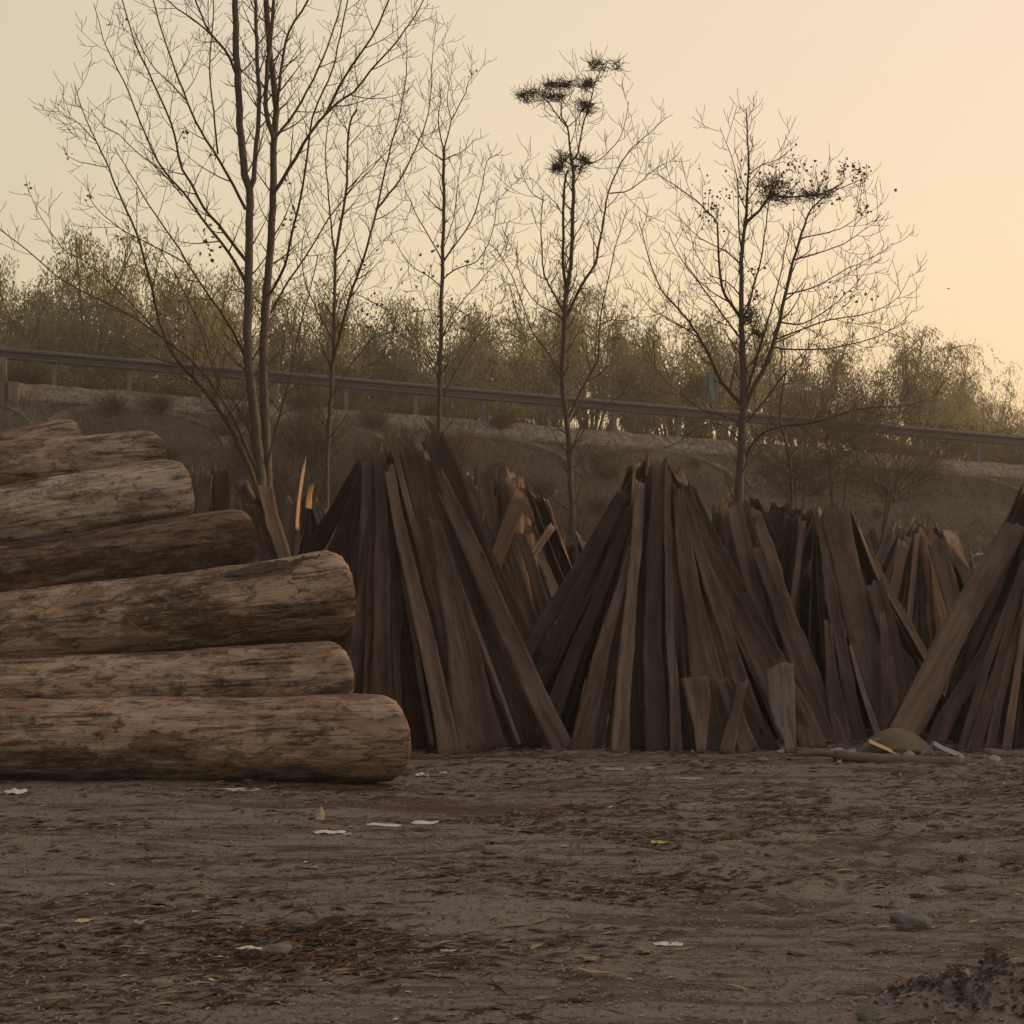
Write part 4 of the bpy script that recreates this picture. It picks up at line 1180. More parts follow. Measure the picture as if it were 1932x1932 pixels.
# tapering offcut and the grey notched board
pslab(B(1075, 1835), B(1040, 1425), 12.02, 12.2, 12, 50, 'short tapering offcut, broad head down to a narrow foot, against the centre stack', None, seed=540, tone=1.12, prof=[(0, -.02, .03), (.35, -.03, .055), (.7, -.07, .08), (1, -.095, .08)], edge=.008, cup=.03, ragged=.01)
pslab(B(1565, 1835), B(1500, 1350), 12.02, 12.25, 12, 50, 'short grey notched board standing upright at the right foot of the centre stack', None, seed=541, tone=1.2, sat=.65, prof=[(0, -.035, .04), (.14, -.03, .045), (.2, -.045, .05), (.34, -.075, .055), (.6, -.10, .07), (.93, -.10, .085), (.95, .0, .088), (1, .02, .09)], edge=.006, cup=.02, ragged=.015)
# fresh splintered tips, their sunlit orange put into the wood colour
pslab(B(765, 420), B(785, 200), 12.98, 12.98, 8, 6, 'freshly splintered tip coloured sunlit orange on top of the broad centre stack', None, seed=542, tone=1.0, mat=PLANK_FRESH_SUNLIT, ragged=.14, edge=.008, cup=0)
pslab(B(700, 600), B(712, 270), 12.95, 12.95, 7, 5, 'small splinter in sunlit pale colour left of the orange tip on the centre stack', None, seed=543, tone=.9, mat=PLANK_FRESH_SUNLIT, ragged=.08, edge=.006, cup=0)
pslab(B(745, 480), B(755, 250), 12.98, 12.98, 14, 9, LB_, GB, seed=544, tone=.5, ragged=.12)

GC = 'slabs of the stack behind the centre stack'
LC = 'brown slab leaning in the stack close behind the right side of the centre stack'
cone(1440, 13.9, 942, .82, 13, 33, LC, GC, (.12, .28), 1380, tone=(.7, 1.1), rtop=.3)
def C(x, y): return (1372.8 + x / 3.456, 894.4 + y / 3.456)
pslab(C(300, 1250), C(50, 200), 13.0, 13.5, 36, 28, 'broad smooth slab right of the centre stack shoulder, its head cut square', None, seed=551, tone=1.12, cup=.08, ragged=.03)
pslab(C(690, 1680), C(170, 230), 12.55, 13.5, 34, 22, 'long light brown slab slanting to the right behind the centre stack', None, seed=552, tone=1.05, cup=.05, edge=.02)
pslab(C(640, 1670), C(180, 480), 12.5, 13.3, 26, 22, LC, GC, seed=553, tone=.6)
pslab(C(560, 1800), C(330, 1200), 12.3, 12.7, 52, 30, LC, GC, seed=554, tone=.98, cup=.06)
pslab(C(100, 900), C(-10, 210), 13.3, 13.6, 22, 24, 'light straight slab rising between centre stack and the next one', None, seed=555, tone=1.15, cup=.06)
pslab(C(-60, 260), C(0, 140), 13.6, 13.6, 8, 8, 'small splintered stub coloured sunlit orange at the top of the stack behind the centre', None, seed=556, tone=.95, mat=PLANK_FRESH_SUNLIT, ragged=.1)  # sun glint on the stub put into its orange colour

GD = 'slabs of the right middle stack'
LD = 'brown slab leaning in the right middle stack'
cone(1590, 13.7, 958, .92, 19, 34, LD, GD, (.13, .30), 1548, tone=(.7, 1.1), rtop=.24)
pslab(C(960, 1300), C(680, 230), 12.9, 13.4, 52, 56, 'very wide light brown slab with a square head in the right middle stack', None, seed=561, tone=1.08, cup=.09, ragged=.05)
pslab(C(840, 1580), C(560, 220), 12.7, 13.35, 30, 12, LD, GD, seed=562, tone=.8, cup=.1)
pslab(C(980, 1700), C(800, 1120), 12.35, 12.6, 15, 6, 'thin pale sharp sliver low in the right middle stack', None, seed=563, tone=1.4, sat=.7, cup=0, edge=.004)
pslab(C(1080, 1560), C(1000, 910), 12.55, 12.85, 50, 10, 'pointed knife shaped slab at the right of the right middle stack', None, seed=564, tone=1.08, cup=.08, ragged=.02)
pslab(C(1170, 1500), C(960, 700), 12.8, 13.1, 50, 30, LD, GD, seed=565, tone=.85, cup=.08)
pslab(C(430, 820), C(490, 300), 13.2, 13.4, 14, 12, 'pale wavy narrow board at the left of the right middle stack', None, seed=566, tone=1.2, cup=.1, edge=.03)
pslab(C(720, 1550), C(650, 950), 12.6, 12.9, 42, 14, LD, GD, seed=567, tone=.75, cup=.1)
pslab(C(330, 560), C(480, 240), 13.7, 13.6, 30, 30, LD, GD, seed=568, tone=.95)
pslab(C(260, 500), C(370, 200), 14.0, 13.8, 40, 44, LD, GD, seed=569, tone=.85, ragged=.07)

GE = 'slabs of the small stack further back on the right'
LE = 'weathered slab in the small stack further back on the right'
cone(1735, 15.6, 988, .95, 21, 35, LE, GE, (.10, .24), 1735, tone=(.8, 1.2), rtop=.24, hvar=.10)
pslab(C(1060, 900), C(1150, 440), 14.9, 15.2, 22, 20, 'pale straight board on the left of the small back right stack', None, seed=571, tone=1.22)
pslab(C(1170, 1100), C(1240, 370), 14.7, 15.2, 10, 10, 'thin pale strip at the middle of the small back right stack', None, seed=572, tone=1.3, edge=.01)
pslab(C(1500, 900), C(1380, 430), 14.9, 15.2, 40, 36, LE, GE, seed=573, tone=1.0)

GF = 'slabs of the stack at the right edge'
LF = 'brown slab leaning in the stack cut off by the right edge'
cone(1985, 13.1, 905, 1.05, 17, 36, LF, GF, (.12, .28), 1975, tone=(.5, .85), rtop=.2)
pslab(C(1150, 1660), C(1890, 330), 12.25, 12.9, 62, 46, 'broad light slab slanting up to the right edge across the right stack', None, seed=581, tone=1.05, cup=.05, edge=.012)
pslab(C(1060, 1690), C(1870, 300), 12.45, 13.05, 26, 26, LF, GF, seed=582, tone=.6)
pslab(C(1740, 930), C(1440, 500), 12.95, 13.6, 24, 18, 'brown board leaning the other way, crossing behind the broad slanting slab', None, seed=583, tone=.78)
pslab(C(1520, 1830), C(1930, 560), 12.2, 12.75, 24, 10, LF, GF, seed=584, tone=.6)
pslab(C(1600, 1830), C(1950, 620), 12.2, 12.75, 26, 10, LF, GF, seed=585, tone=.68)
pslab(C(1370, 1760), C(1800, 900), 12.35, 12.8, 40, 20, LF, GF, seed=586, tone=.82)
pslab(C(1810, 1820), C(1960, 900), 12.15, 12.6, 17, 12, 'pale narrow vertical strip at the far right edge', None, seed=587, tone=1.25, edge=.006, cup=.04)
pslab(C(1700, 1830), C(1950, 760), 12.2, 12.7, 22, 14, LF, GF, seed=588, tone=.75)

GG = 'slabs of the stack between the two big ones'
LG = 'slab in the stack set back between the two big cone stacks'
cone(965, 14.6, 888, .95, 21, 37, LG, GG, (.12, .26), 945, tone=(.75, 1.15), rtop=.30, hvar=.12)
pslab(A(1180, 700), A(1050, 370), 14.0, 14.2, 52, 40, 'broad square headed slab at the top left of the set back stack', None, seed=591, tone=1.1, ragged=.06)
pslab(A(1240, 640), A(1165, 300), 14.1, 14.3, 34, 30, LG, GG, seed=592, tone=.95, ragged=.08)
pslab(A(1230, 640), A(1320, 340), 14.2, 14.4, 34, 40, LG, GG, seed=593, tone=1.1)
pslab(A(1310, 640), A(1390, 440), 14.0, 14.2, 34, 30, 'rust brown short slab head in the set back stack', None, seed=594, tone=.95, sat=1.3, ragged=.06)
pslab(A(1390, 820), A(1545, 600), 14.2, 14.5, 20, 14, 'short slab leaning to the right across the set back stack', None, seed=595, tone=1.0)
pslab(A(1470, 1180), A(1280, 620), 13.8, 14.1, 30, 14, LG, GG, seed=596, tone=.9)
pslab(A(1520, 1100), A(1370, 640), 13.9, 14.2, 30, 18, LG, GG, seed=597, tone=.75)
pslab(A(1165, 900), A(1185, 520), 14.0, 14.1, 10, 8, 'thin pale strip standing at the left of the set back stack', None, seed=598, tone=1.3, edge=.006)
pslab(A(1210, 1000), A(1195, 700), 14.0, 14.1, 9, 9, 'second thin pale strip, lower, in the set back stack', None, seed=599, tone=1.2, edge=.006)
GH = 'slabs of the low stack behind the centre'
LH = 'pale brown slab in the low stack furthest back, left of the centre stack'
cone(1075, 16.2, 995, .95, 14, 38, LH, GH, (.14, .30), 1062, tone=(.8, 1.15), rtop=.28, hvar=.12)
GI = 'slabs of the stack behind the log pile'
LI = 'slab with a broken head in the stack behind the log pile'
cone(455, 15.2, 905, .9, 16, 39, LI, GI, (.12, .26), 420, tone=(.65, 1.05), rtop=.36, hvar=.12)
pslab((372, 1080), (392, 890), 14.3, 14.4, 28, 26, 'grey brown slab with a rounded head right of the pale grey log end', None, seed=601, tone=1.1, ragged=.05, edge=.03)
pslab((425, 1080), (415, 885), 14.35, 14.5, 34, 34, LI, GI, seed=602, tone=.7, sat=1.2, ragged=.05, edge=.03)
pslab((530, 1100), (450, 915), 14.3, 14.5, 30, 20, 'slab slanting right beside the small tree foot behind the logs', None, seed=603, tone=.5, ragged=.05)
pslab((505, 1070), (470, 950), 14.2, 14.3, 20, 16, LI, GI, seed=604, tone=.7)
pslab((360, 960), (366, 885), 14.5, 14.6, 22, 16, LI, GI, seed=605, tone=1.0, ragged=.07)
GJ = 'slabs of the narrow stack left of the tall one'
LJ = 'slab of the narrow stack seen between the logs and the tall stack'
cone(575, 16.0, 940, .72, 14, 40, LJ, GJ, (.10, .28), 575, tone=(.55, 1.0), rtop=.20, hvar=.10)
pslab((548, 1130), (563, 985), 15.35, 15.42, 9, 8, 'thin pale grey lower part of the sunlit coloured stick in the narrow stack', None, seed=615, tone=1.2, sat=.7, edge=.003, cup=0)  # stick below its sunlit part, the missing sun put into a greyer colour
pslab((561, 1000), (573, 878), 15.3, 15.4, 7, 6, 'tall thin pointed stick coloured sunlit orange, above the narrow stack', None, seed=611, tone=1.15, mat=PLANK_FRESH_SUNLIT, sat=.8, edge=.003, ragged=.10, cup=0, face=Vector((.5, -.85, 0)))  # sunlit upper part of the stick, orange light painted into the wood
pslab((582, 960), (588, 918), 15.5, 15.5, 12, 9, 'small square board tip coloured sunlit orange, right of the thin stick', None, seed=612, tone=1.0, mat=PLANK_FRESH_SUNLIT, edge=.004, ragged=.05, cup=0, face=Vector((.5, -.85, 0)))
pslab((540, 1090), (548, 940), 15.6, 15.7, 46, 40, LJ, GJ, seed=613, tone=1.05, ragged=.06)
pslab((625, 1040), (597, 945), 15.7, 15.8, 26, 22, LJ, GJ, seed=614, tone=1.05)
GK = 'slabs of the far low stack at right'
cone(1645, 16.6, 1000, .7, 8, 41, 'faded slab in the far low stack between the two right stacks', GK, (.14, .3), 1645, tone=(.9, 1.2), rtop=.4, hvar=.15)
cone(1850, 16.8, 1030, .6, 8, 42, 'faded slab in the far low stack near the right edge', 'slabs of the far low stack near the right edge', (.14, .3), 1820, tone=(.9, 1.2), rtop=.4, hvar=.2)

# ------------------------------------------------------------------ things lying in the yard
def ground_hit(px, py):
    d = CAMZ * F / (py - 966); x = (px - 966) / F * d
    for _ in range(3):
        z = gzz(x, d); d = (CAMZ - z) * F / (py - 966); x = (px - 966) / F * d
    return Vector((x, d, gzz(x, d)))
def rock(px, py, wpx, hpx, label, seed, mat=ROCK, group=None, name='rock', cat='rock'):
    p = ground_hit(px, py); d = p.y; r = random.Random(seed)
    sx, sz = wpx / F * d / 2, hpx / F * d * .62
    n1, n2 = 12, 18; V = []; Fc = []
    so = seed * 3.1
    cuts = [(rvec(r), r.uniform(.62, .9)) for _ in range(7)]
    for i_ in range(n1 + 1):
        th = PI * i_ / n1
        for j in range(n2):
            ph = 2 * PI * j / n2
            u = Vector((math.sin(th) * math.cos(ph), math.sin(th) * math.sin(ph), math.cos(th)))
            q = 1.0
            for cn, cd in cuts:
                dt = u.dot(cn)
                if dt > .01: q = min(q, cd / dt)
            q *= 1 + .10 * noise.noise(u * 2.5 + Vector((so, 0, 0)))
            V.append((u.x * sx * q, u.y * sx * .8 * q, u.z * sz * q))
    for i_ in range(n1):
        for j in range(n2):
            Fc.append((i_ * n2 + j, (i_ + 1) * n2 + j, (i_ + 1) * n2 + (j + 1) % n2, i_ * n2 + (j + 1) % n2))
    o = mesh_obj(name, V, Fc, mat)
    o.location = p + Vector((0, sx * .5, sz * .35)); o.rotation_euler = (r.uniform(-.1, .1), r.uniform(-.1, .1), r.uniform(0, .6))
    tag(o, label, cat, group)
rock(1728, 1756, 68, 36, 'largest rock, flat topped, half sunk in the dirt at right', 1)
rock(1697, 1742, 34, 24, 'smaller rounded stone touching the left side of the largest rock', 2)
rock(940, 1610, 66, 16, 'flat pale stone lying in the middle of the yard', 3)
rock(942, 1592, 50, 12, 'thin brownish slab of stone just behind the flat pale stone', 4)
rock(867, 1645, 38, 20, 'grey stone left of centre in the reddish litter', 5)
rock(1342, 1620, 36, 18, 'bluish grey stone right of centre', 6)
rock(92, 1870, 28, 14, 'small stone at the lower left corner', 7)
rock(300, 1862, 50, 16, 'flattish brown brick like stone at lower left', 8)
rock(1640, 1925, 42, 36, 'rounded dark stone at the bottom right edge', 9)
rock(1508, 1803, 46, 12, 'flat dark stone right of the white scrap', 10)
rock(520, 1800, 70, 20, 'flat stone under white scraps, left of the middle foreground', 11)
rock(1108, 1462, 26, 14, 'small pale stone in front of the centre stack foot', 12)
rock(1230, 1465, 30, 12, 'low grey stone before the centre stack', 13)
rock(1478, 1422, 24, 10, 'white cobble at the foot of the grey notched board', 14, flat('pale_stone_mat', (.36, .34, .30)))
rock(1315, 1448, 30, 14, 'bluish lump of rubble before the right foot of the centre stack', 15)
rock(1878, 1437, 26, 14, 'white grey stone near the right edge at the stack foot', 16, flat('pale_stone2_mat', (.34, .33, .30)))
rock(1812, 1435, 18, 16, 'small upright blue grey stone right of the thin grey log', 17, TARP)
rock(470, 1475, 40, 14, 'grey rubble lump against the bottom log', 18)
rock(1817, 1640, 20, 20, 'small black lump of earth near the right edge', 19, BLACK)
rock(1440, 1436, 30, 9, 'low pebble before the grey notched board', 20)
rock(1400, 1445, 22, 8, 'brown pebble before the centre stack', 21)

def scrap(px, py, wpx, hpx, label, mat, seed, lift=.004, name='paper_scrap', cat='scrap', tall=False, n=7, group=None):
    """crumpled flat thing lying (or propped) on the ground; hpx is its drawn height"""
    p = ground_hit(px, py); d = p.y; r = random.Random(seed)
    w = wpx / F * d; h = hpx / F * d
    depth = h * .35 if tall else min(h * d / CAMZ * .55, w * 1.2)
    rise = h if tall else h * .45
    V = []; Fc = []
    for i_ in range(n):
        for j in range(n):
            u, v = i_ / (n - 1) - .5, j / (n - 1) - .5
            e1 = 1 - .5 * abs(v) ** 1.5 + .35 * noise.noise(Vector((seed, v * 3, 0)))
            x = u * w * e1; y = v * depth * (1 + .4 * noise.noise(Vector((seed + 5, u * 3, 0))))
            z = rise * max(0, (.2 + .9 * noise.noise(Vector((u * 2.4 + seed, v * 2.4, 1))))) if not tall else rise * (v + .5) * (1 - abs(u) * r.uniform(.8, 1.2))
            V.append((x, y, z + lift))
    for i_ in range(n - 1):
        for j in range(n - 1):
            a = i_ * n + j; Fc.append((a, a + n, a + n + 1, a + 1))
    o = mesh_obj(name, V, Fc, mat); md = o.modifiers.new('t', 'SOLIDIFY'); md.thickness = .003
    o.location = p + Vector((0, depth * .5, 0)); o.rotation_euler = (0, 0, r.uniform(-.25, .25))
    tag(o, label, cat, group)
scrap(725, 1560, 70, 7, 'long white strip of plastic, the brightest scrap left of centre', PAPER, 31)
scrap(800, 1556, 50, 9, 'crumpled grey white scrap right of the long white strip', PAPER, 32)
scrap(604, 1548, 18, 26, 'upright cream coloured card triangle in the dirt left of centre', CARD, 33, tall=True, name='card_scrap')
scrap(620, 1574, 60, 9, 'crumpled translucent scrap below the cream card', PAPER, 34)
scrap(655, 1578, 16, 12, 'small grey scrap right below the long white strip', TARP, 35)
scrap(796, 1466, 24, 14, 'white crumpled scrap near the end of the bottom log', PAPER, 36)
scrap(836, 1463, 14, 12, 'tiny white scrap further right of the bottom log end', PAPER, 37)
scrap(450, 1494, 70, 9, 'pale crumpled sheet lying in front of the bottom log', PAPER, 38)
scrap(22, 1500, 40, 22, 'crumpled bluish white plastic at the far left before the logs', PAPER, 39)
scrap(1262, 1786, 60, 10, 'white pointed scrap in the right middle foreground', PAPER, 40)
scrap(1248, 1578 + 14, 40, 7, 'bright yellow strip lying on dark bark litter', YELLOW, 41, name='yellow_strip')
scrap(1385, 1588, 34, 5, 'thin faint yellow strip further right', YELLOW, 42, name='yellow_strip')
scrap(152, 1742, 30, 12, 'yellow wood chip at the left foreground', CARD, 43, name='wood_chip', cat='wood chip')
scrap(852, 1797, 44, 5, 'thin straw yellow chip in the middle foreground', CARD, 44, name='wood_chip', cat='wood chip')
scrap(478, 1794, 60, 9, 'white shred lying on the flat stone', PAPER, 45)
scrap(265, 1745, 30, 14, 'pale curled leaf like scrap at left foreground', TARP, 46)
scrap(1300, 1472, 60, 6, 'grey sheet fragment flat before the centre stack', TARP, 47)
scrap(1240, 1452, 44, 8, 'pale slate fragment in front of the centre stack', TARP, 48)
scrap(1160, 1455, 40, 8, 'flat grey fragment near the left foot of the centre stack', TARP, 49)
def chipbar(px, py, L, ang, label, seed, mat=TANCHIP, th=.012, name='wood_chip'):
    p = ground_hit(px, py); d = p.y; L = L / F * d
    r = random.Random(seed); V = []; n = 6; Fc = []
    for k in range(n + 1):
        t = k / n; w = th * (1.3 - abs(2 * t - 1) * r.uniform(.4, .9)); z = .006 * math.sin(3 * t + seed)
        V += [(L * (t - .5), -w, z), (L * (t - .5), w, z), (L * (t - .5), w * .8, z + th * .7), (L * (t - .5), -w * .8, z + th * .7)]
    for k in range(n):
        for j in range(4): Fc.append((k * 4 + j, k * 4 + (j + 1) % 4, (k + 1) * 4 + (j + 1) % 4, (k + 1) * 4 + j))
    Fc += [(3, 2, 1, 0), tuple(n * 4 + j for j in range(4))]
    o = mesh_obj(name, V, Fc, mat); o.location = p + Vector((0, 0, .004)); o.rotation_euler = (0, r.uniform(-.05, .05), ang)
    tag(o, label, 'wood chip')
chipbar(1215, 1800, 34, 1.0, 'short thick tan chip just left of the white pointed scrap', 1, th=.016)
chipbar(1115, 1812, 50, .9, 'tan splinter lower centre', 2)
chipbar(1120, 1838, 60, -.25, 'thick tan chip with pale top in the lower centre', 3, th=.016)
chipbar(1700, 1735 - 10, 24, 1.2, 'pale yellow chip right of the largest rock', 4)
chipbar(1715, 1318 + 560, 40, .1, 'straw coloured splinter at right foreground', 5, th=.008)
chipbar(1625, 1500 + 390, 30, .1, 'small straw splinter left of the soil heap', 6, th=.008)
chipbar(1390, 1868, 44, -.5, 'long pale stick in the bottom centre right', 7, th=.008)
chipbar(1185, 1685, 50, .15, 'dry pale twig on the reddish litter', 8, th=.006)

# olive dome sheet, grey sheets and the thin grey log at the foot of the right stacks
p = W(1694, 1432, 11.95)
V = []; Fc = []; nu, nv_ = 24, 12
for i_ in range(nu + 1):
    for j in range(nv_ + 1):
        u = i_ / nu * 2 - 1; v = j / nv_
        hx = .245 * u
        top = .155 * (1 - abs(u) ** 2.0)
        low = .155 * (abs(u) ** 2.2 * .0) + .0 * u
        # a bulging sheet: front edge curves down, back edge arches
        z = top * (1 - (1 - v) ** 2 * .92) + .02 * math.cos(u * 2) * (1 - v)
        y = -.10 * (1 - v) * (1 - u * u) + .07 * v
        V.append((hx, y, z + .02 + .03 * (1 - abs(u)) * 0))
for i_ in range(nu):
    for j in range(nv_):
        a = i_ * (nv_ + 1) + j; Fc.append((a, a + nv_ + 1, a + nv_ + 2, a + 1))
o = mesh_obj('curved_sheet', V, Fc, OLIVE, None, True); o.modifiers.new('t', 'SOLIDIFY').thickness = .006
o.location = W(1694, 1432, 12.0); o.location.z = gzz(o.location.x, 12) + .0
tag(o, 'olive brown sheet arched into a low dome on the ground before the right stacks', 'sheet')
def ribbon(name, pts, d, w, mat, label, cat):
    V = []; Fc = []
    for k, (px, py) in enumerate(pts):
        c = W(px, py, d + .02 * k); V += [c + Vector((0, -.01, -w)), c + Vector((0, .01, w)), c + Vector((0, .022, w)), c + Vector((0, .004, -w))]
    for k in range(len(pts) - 1):
        for j in range(4): Fc.append((k * 4 + j, k * 4 + (j + 1) % 4, (k + 1) * 4 + (j + 1) % 4, (k + 1) * 4 + j))
    Fc += [(3, 2, 1, 0), tuple((len(pts) - 1) * 4 + j for j in range(4))]
    o = mesh_obj(name, V, Fc, mat); tag(o, label, cat)
ribbon('veneer_strip', [(1640, 1398), (1656, 1405), (1680, 1416), (1700, 1424)], 11.86, .010, CARD, 'pale yellow curled strip in front of the olive dome sheet', 'strip')
ribbon('veneer_strip', [(1612, 1424), (1626, 1412), (1642, 1399), (1662, 1392)], 11.9, .009, OLIVE, 'olive folded edge left of the dome sheet', 'strip')
ribbon('plastic_sheet', [(1762, 1402), (1780, 1412), (1800, 1420), (1820, 1428)], 11.9, .014, TARP, 'grey folded plastic sheet right of the olive dome sheet', 'plastic sheet')
ribbon('plastic_sheet', [(1762, 1402), (1755, 1412), (1742, 1420), (1728, 1428)], 11.88, .012, TARP, 'grey creased plastic flap leaning on the right end of the dome sheet', 'plastic sheet')
def stick(name, pts, d, r0, r1, mat, label, cat, dd=0.0):
    T = Tubes(); P = [W(px, py, d + dd * k / (len(pts) - 1)) for k, (px, py) in enumerate(pts)]
    P = smooth_line(P, .05); n = len(P)
    rs_ = [(r0 + (r1 - r0) * k / (n - 1)) * (1 + .06 * math.sin(k * 1.7)) for k in range(n)]
    T.tube(P, rs_, 12); T.f.append(tuple(range(11, -1, -1)))
    o = mesh_obj(name, T.v, T.f, mat, None, True); tag(o, label, cat)
m = MB('grey_bark_mat'); b1 = m.noise(m.co((2, 12, 12)), 4, 5, .7)
GBARK = m.out(m.mix(b1, (.075, .060, .052), (.20, .165, .145)), b1, .5, .01)
stick('thin_log', [(1572, 1424), (1640, 1431), (1720, 1437), (1790, 1440), (1812, 1442)], 11.7, .030, .040, GBARK, 'thin grey log lying in front of the olive dome sheet', 'log', -.12)
stick('thin_log', [(1858, 1422), (1900, 1426), (1960, 1428)], 12.0, .036, .036, GBARK, 'stub of grey log lying at the right edge before the stack', 'log', .1)
stick('thin_log', [(1500, 1426), (1540, 1420), (1585, 1424)], 11.95, .018, .022, GBARK, 'short bent grey stick left of the thin grey log', 'stick', 0)
scrap(1602, 1424, 50, 20, 'crumpled blue grey plastic at the left end of the thin grey log', TARP, 61, name='plastic_sheet', cat='plastic sheet')
scrap(1716, 1434, 26, 18, 'small grey plastic peak before the dome sheet', TARP, 62, tall=True, name='plastic_sheet', cat='plastic sheet')
# far rubble bag
o = mesh_obj('white_bag', *(lambda: ([W(1826 + 46 * (i_ / 8), 1072 - 26 * math.sin(PI * (.15 + .7 * i_ / 8)) * (j / 3) ** .6 + 4 * noise.noise(Vector((i_, j, 0))), 50 + .5 * math.sin(PI * j / 3)) for i_ in range(9) for j in range(4)],
     [(i_ * 4 + j, (i_ + 1) * 4 + j, (i_ + 1) * 4 + j + 1, i_ * 4 + j + 1) for i_ in range(8) for j in range(3)]))(), PAPER, None, True)
o.modifiers.new('t', 'SOLIDIFY').thickness = .05
tag(o, 'dirty white sack showing between the stacks near the right edge', 'sack')
# bird far away
T = Tubes(); c = W(1790, 545, 90)
T.tube([c + Vector((-.06, 0, .0)), c + Vector((0, 0, .01)), c + Vector((.07, 0, 0))], [.008, .02, .008], 6)
T.tube([c, c + Vector((-.03, -.08, .03)), c + Vector((-.06, -.15, .02))], [.02, .015, .004], 4)
T.tube([c, c + Vector((-.03, .08, .03)), c + Vector((-.06, .15, .02))], [.02, .015, .004], 4)
o = mesh_obj('flying_bird', T.v, T.f, BLACK); tag(o, 'tiny dark bird flying in the empty sky at right', 'bird')

# ------------------------------------------------------------------ litter (nobody could count it)
def frustum_points(rs, N, y0=5.6, y1=12.6, pw=1.0):
    u = rs.uniform(0, 1, N) ** pw
    y = y0 * (y1 / y0) ** u
    x = rs.uniform(-1, 1, N) * (1.2 + y * .36)
    return x, y
def litter(name, N, seed, lmin, lmax, asp, pal, label, cat, mask=None, hl=.25, curl=.5, y1=13.2):
    rs = np.random.default_rng(seed)
    N = int(N * 1.55); x, y = frustum_points(rs, N, 4.6, y1)
    if mask is not None:
        k = mask(x, y, rs); x, y = x[k], y[k]
    n = len(x)
    z = ground_z(x[None, :], y[None, :])[0]
    L = rs.uniform(0, 1, n) ** 2.2 * (lmax - lmin) + lmin
    a = rs.normal(0, .55, n)
    dx = np.cos(a) * L; dy = np.sin(a) * L
    wv = L * asp * rs.uniform(.5, 1.4, n); wx = -np.sin(a) * wv; wy = np.cos(a) * wv
    t1 = rs.uniform(-.3, 1, n) * L * hl; t2 = rs.uniform(-.2, 1, n) * wv * curl; t3 = rs.uniform(0, 1, n) * L * hl * .6
    z = z + .003
    c = np.stack([x, y, z], 1)
    p0 = c + np.stack([-dx - wx, -dy - wy, np.zeros(n)], 1) * .5
    p1 = c + np.stack([-dx * .2 + wx * 1.2, -dy * .2 + wy * 1.2, t2 + t3], 1) * .5
    p2 = c + np.stack([dx * rs.uniform(.6, 1, n), dy, t1], 1) * .5
    p3 = c + np.stack([dx * .1 - wx * 1.1, dy * .1 - wy * 1.1, t3], 1) * .5
    V = np.stack([p0, p3, p2, p1], 1).reshape(-1, 3)
    pal = np.array(pal); idx = rs.integers(0, len(pal), n)
    cc = pal[idx] * rs.uniform(.7, 1.3, (n, 1)); cc = np.concatenate([cc, np.ones((n, 1))], 1)
    o = mesh_obj(name, V, np.arange(n * 4).reshape(-1, 4), LITTER, None, False, np.repeat(cc, 4, 0))
    tag(o, label, cat, kind='stuff')
def patches(seed, thr, sx=.8, sy=1.5):
    def f(x, y, rs):
        v = fbm(x[None, :], y[None, :], sx, sy, seed, 4)[0]
        return v + rs.normal(0, .10, len(x)) > thr
    return f
litter('bark_litter', 120000, 1, .006, .10, .16, [(.055, .032, .020), (.085, .042, .022), (.040, .028, .021), (.11, .058, .028), (.03, .022, .018)], 'rusty brown shredded bark strewn over the yard in drifts', 'bark litter', patches(71, .25), .30)
litter('wood_chips', 30000, 2, .008, .12, .15, [(.13, .095, .065), (.07, .05, .036), (.20, .15, .10), (.045, .033, .025), (.05, .035, .026)], 'scattered brown splinters and chips on the dirt', 'wood chips', patches(83, -.04), .22)
litter('pale_chips', 700, 3, .008, .07, .28, [(.28, .23, .17), (.36, .31, .24), (.24, .21, .18), (.32, .24, .14)], 'small pale chips and straw bits on the dirt', 'wood chips', None, .3)
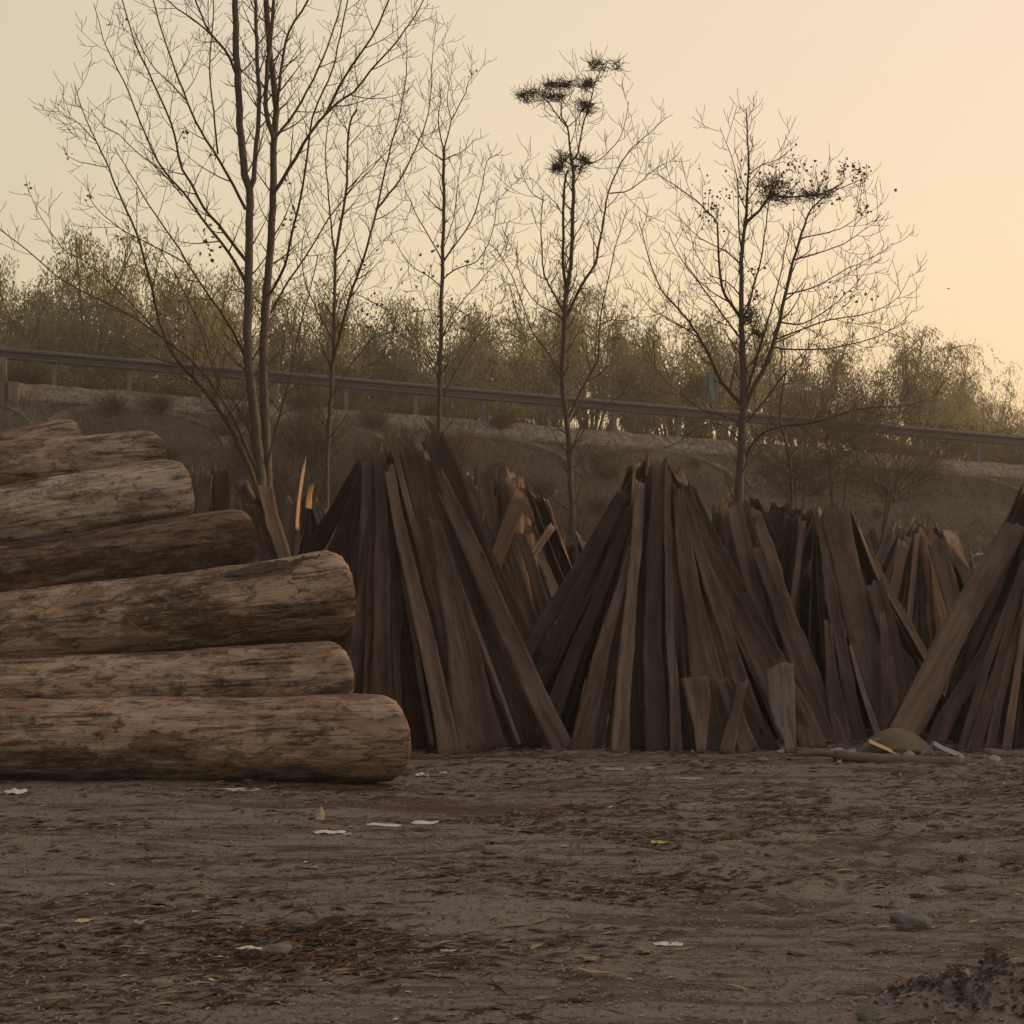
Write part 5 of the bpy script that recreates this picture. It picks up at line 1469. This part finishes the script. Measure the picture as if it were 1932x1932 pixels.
litter('dirt_crumbs', 60000, 4, .004, .020, .8, [(.15, .122, .10), (.17, .145, .125), (.09, .072, .06), (.19, .165, .14)], 'crumbs of dry soil all over the yard', 'soil crumbs', None, .8, 1.0)
litter('stack_foot_debris', 26000, 5, .01, .10, .16, [(.10, .075, .055), (.17, .135, .10), (.06, .045, .036), (.21, .18, .14)], 'dry grass and splinters gathered at the feet of the stacks and logs', 'debris', lambda x, y, rs: y + rs.normal(0, .35, len(x)) > 10.6, .5)

litter('bark_strips', 1500, 12, .04, .20, .09, [(.045, .028, .02), (.07, .045, .032), (.03, .022, .018), (.12, .09, .065), (.16, .125, .09)], 'long dark bark strips and splinters lying across the yard', 'bark strips', None, .10, .8)
litter('log_foot_debris', 14000, 13, .01, .09, .18, [(.10, .075, .055), (.15, .12, .09), (.05, .037, .03), (.19, .16, .12)], 'splinters and dry grass gathered in front of the bottom log', 'debris', lambda x, y, rs: (x < -.4) & (np.abs(y - 10.5 + rs.normal(0, .2, len(x))) < .35), .5)
litter('soil_clods', 160000, 9, .006, .032, .9, [(.05, .037, .03), (.07, .052, .042), (.035, .027, .022)], 'dark loose clods on the small soil heap at the bottom right corner', 'soil clods', lambda x, y, rs: ((x - 1.5) / .42) ** 2 + ((y - 5.98) / .24) ** 2 < rs.uniform(.1, 1.2, len(x)), .8, 1.0)
# ------------------------------------------------------------------ haze
V = [(x, y, z) for x in (-905, 905) for y in (-310, 905) for z in (-1.3, 15.5)]
m = bpy.data.materials.new('haze_mat'); m.use_nodes = True
nt_ = m.node_tree; nt_.nodes.remove(nt_.nodes['Principled BSDF'])
pv = nt_.nodes.new('ShaderNodeVolumePrincipled'); pv.inputs['Color'].default_value = (.93, .87, .82, 1)
pv.inputs['Density'].default_value = .0011; pv.inputs['Anisotropy'].default_value = .35
nt_.links.new(pv.outputs[0], nt_.nodes['Material Output'].inputs['Volume'])
hz_ = mesh_obj('haze', V, [(0, 1, 3, 2), (4, 6, 7, 5), (0, 4, 5, 1), (2, 3, 7, 6), (0, 2, 6, 4), (1, 5, 7, 3)], m); tag(hz_, kind='stuff', label='thin warm evening haze hanging over the whole yard', cat='haze')
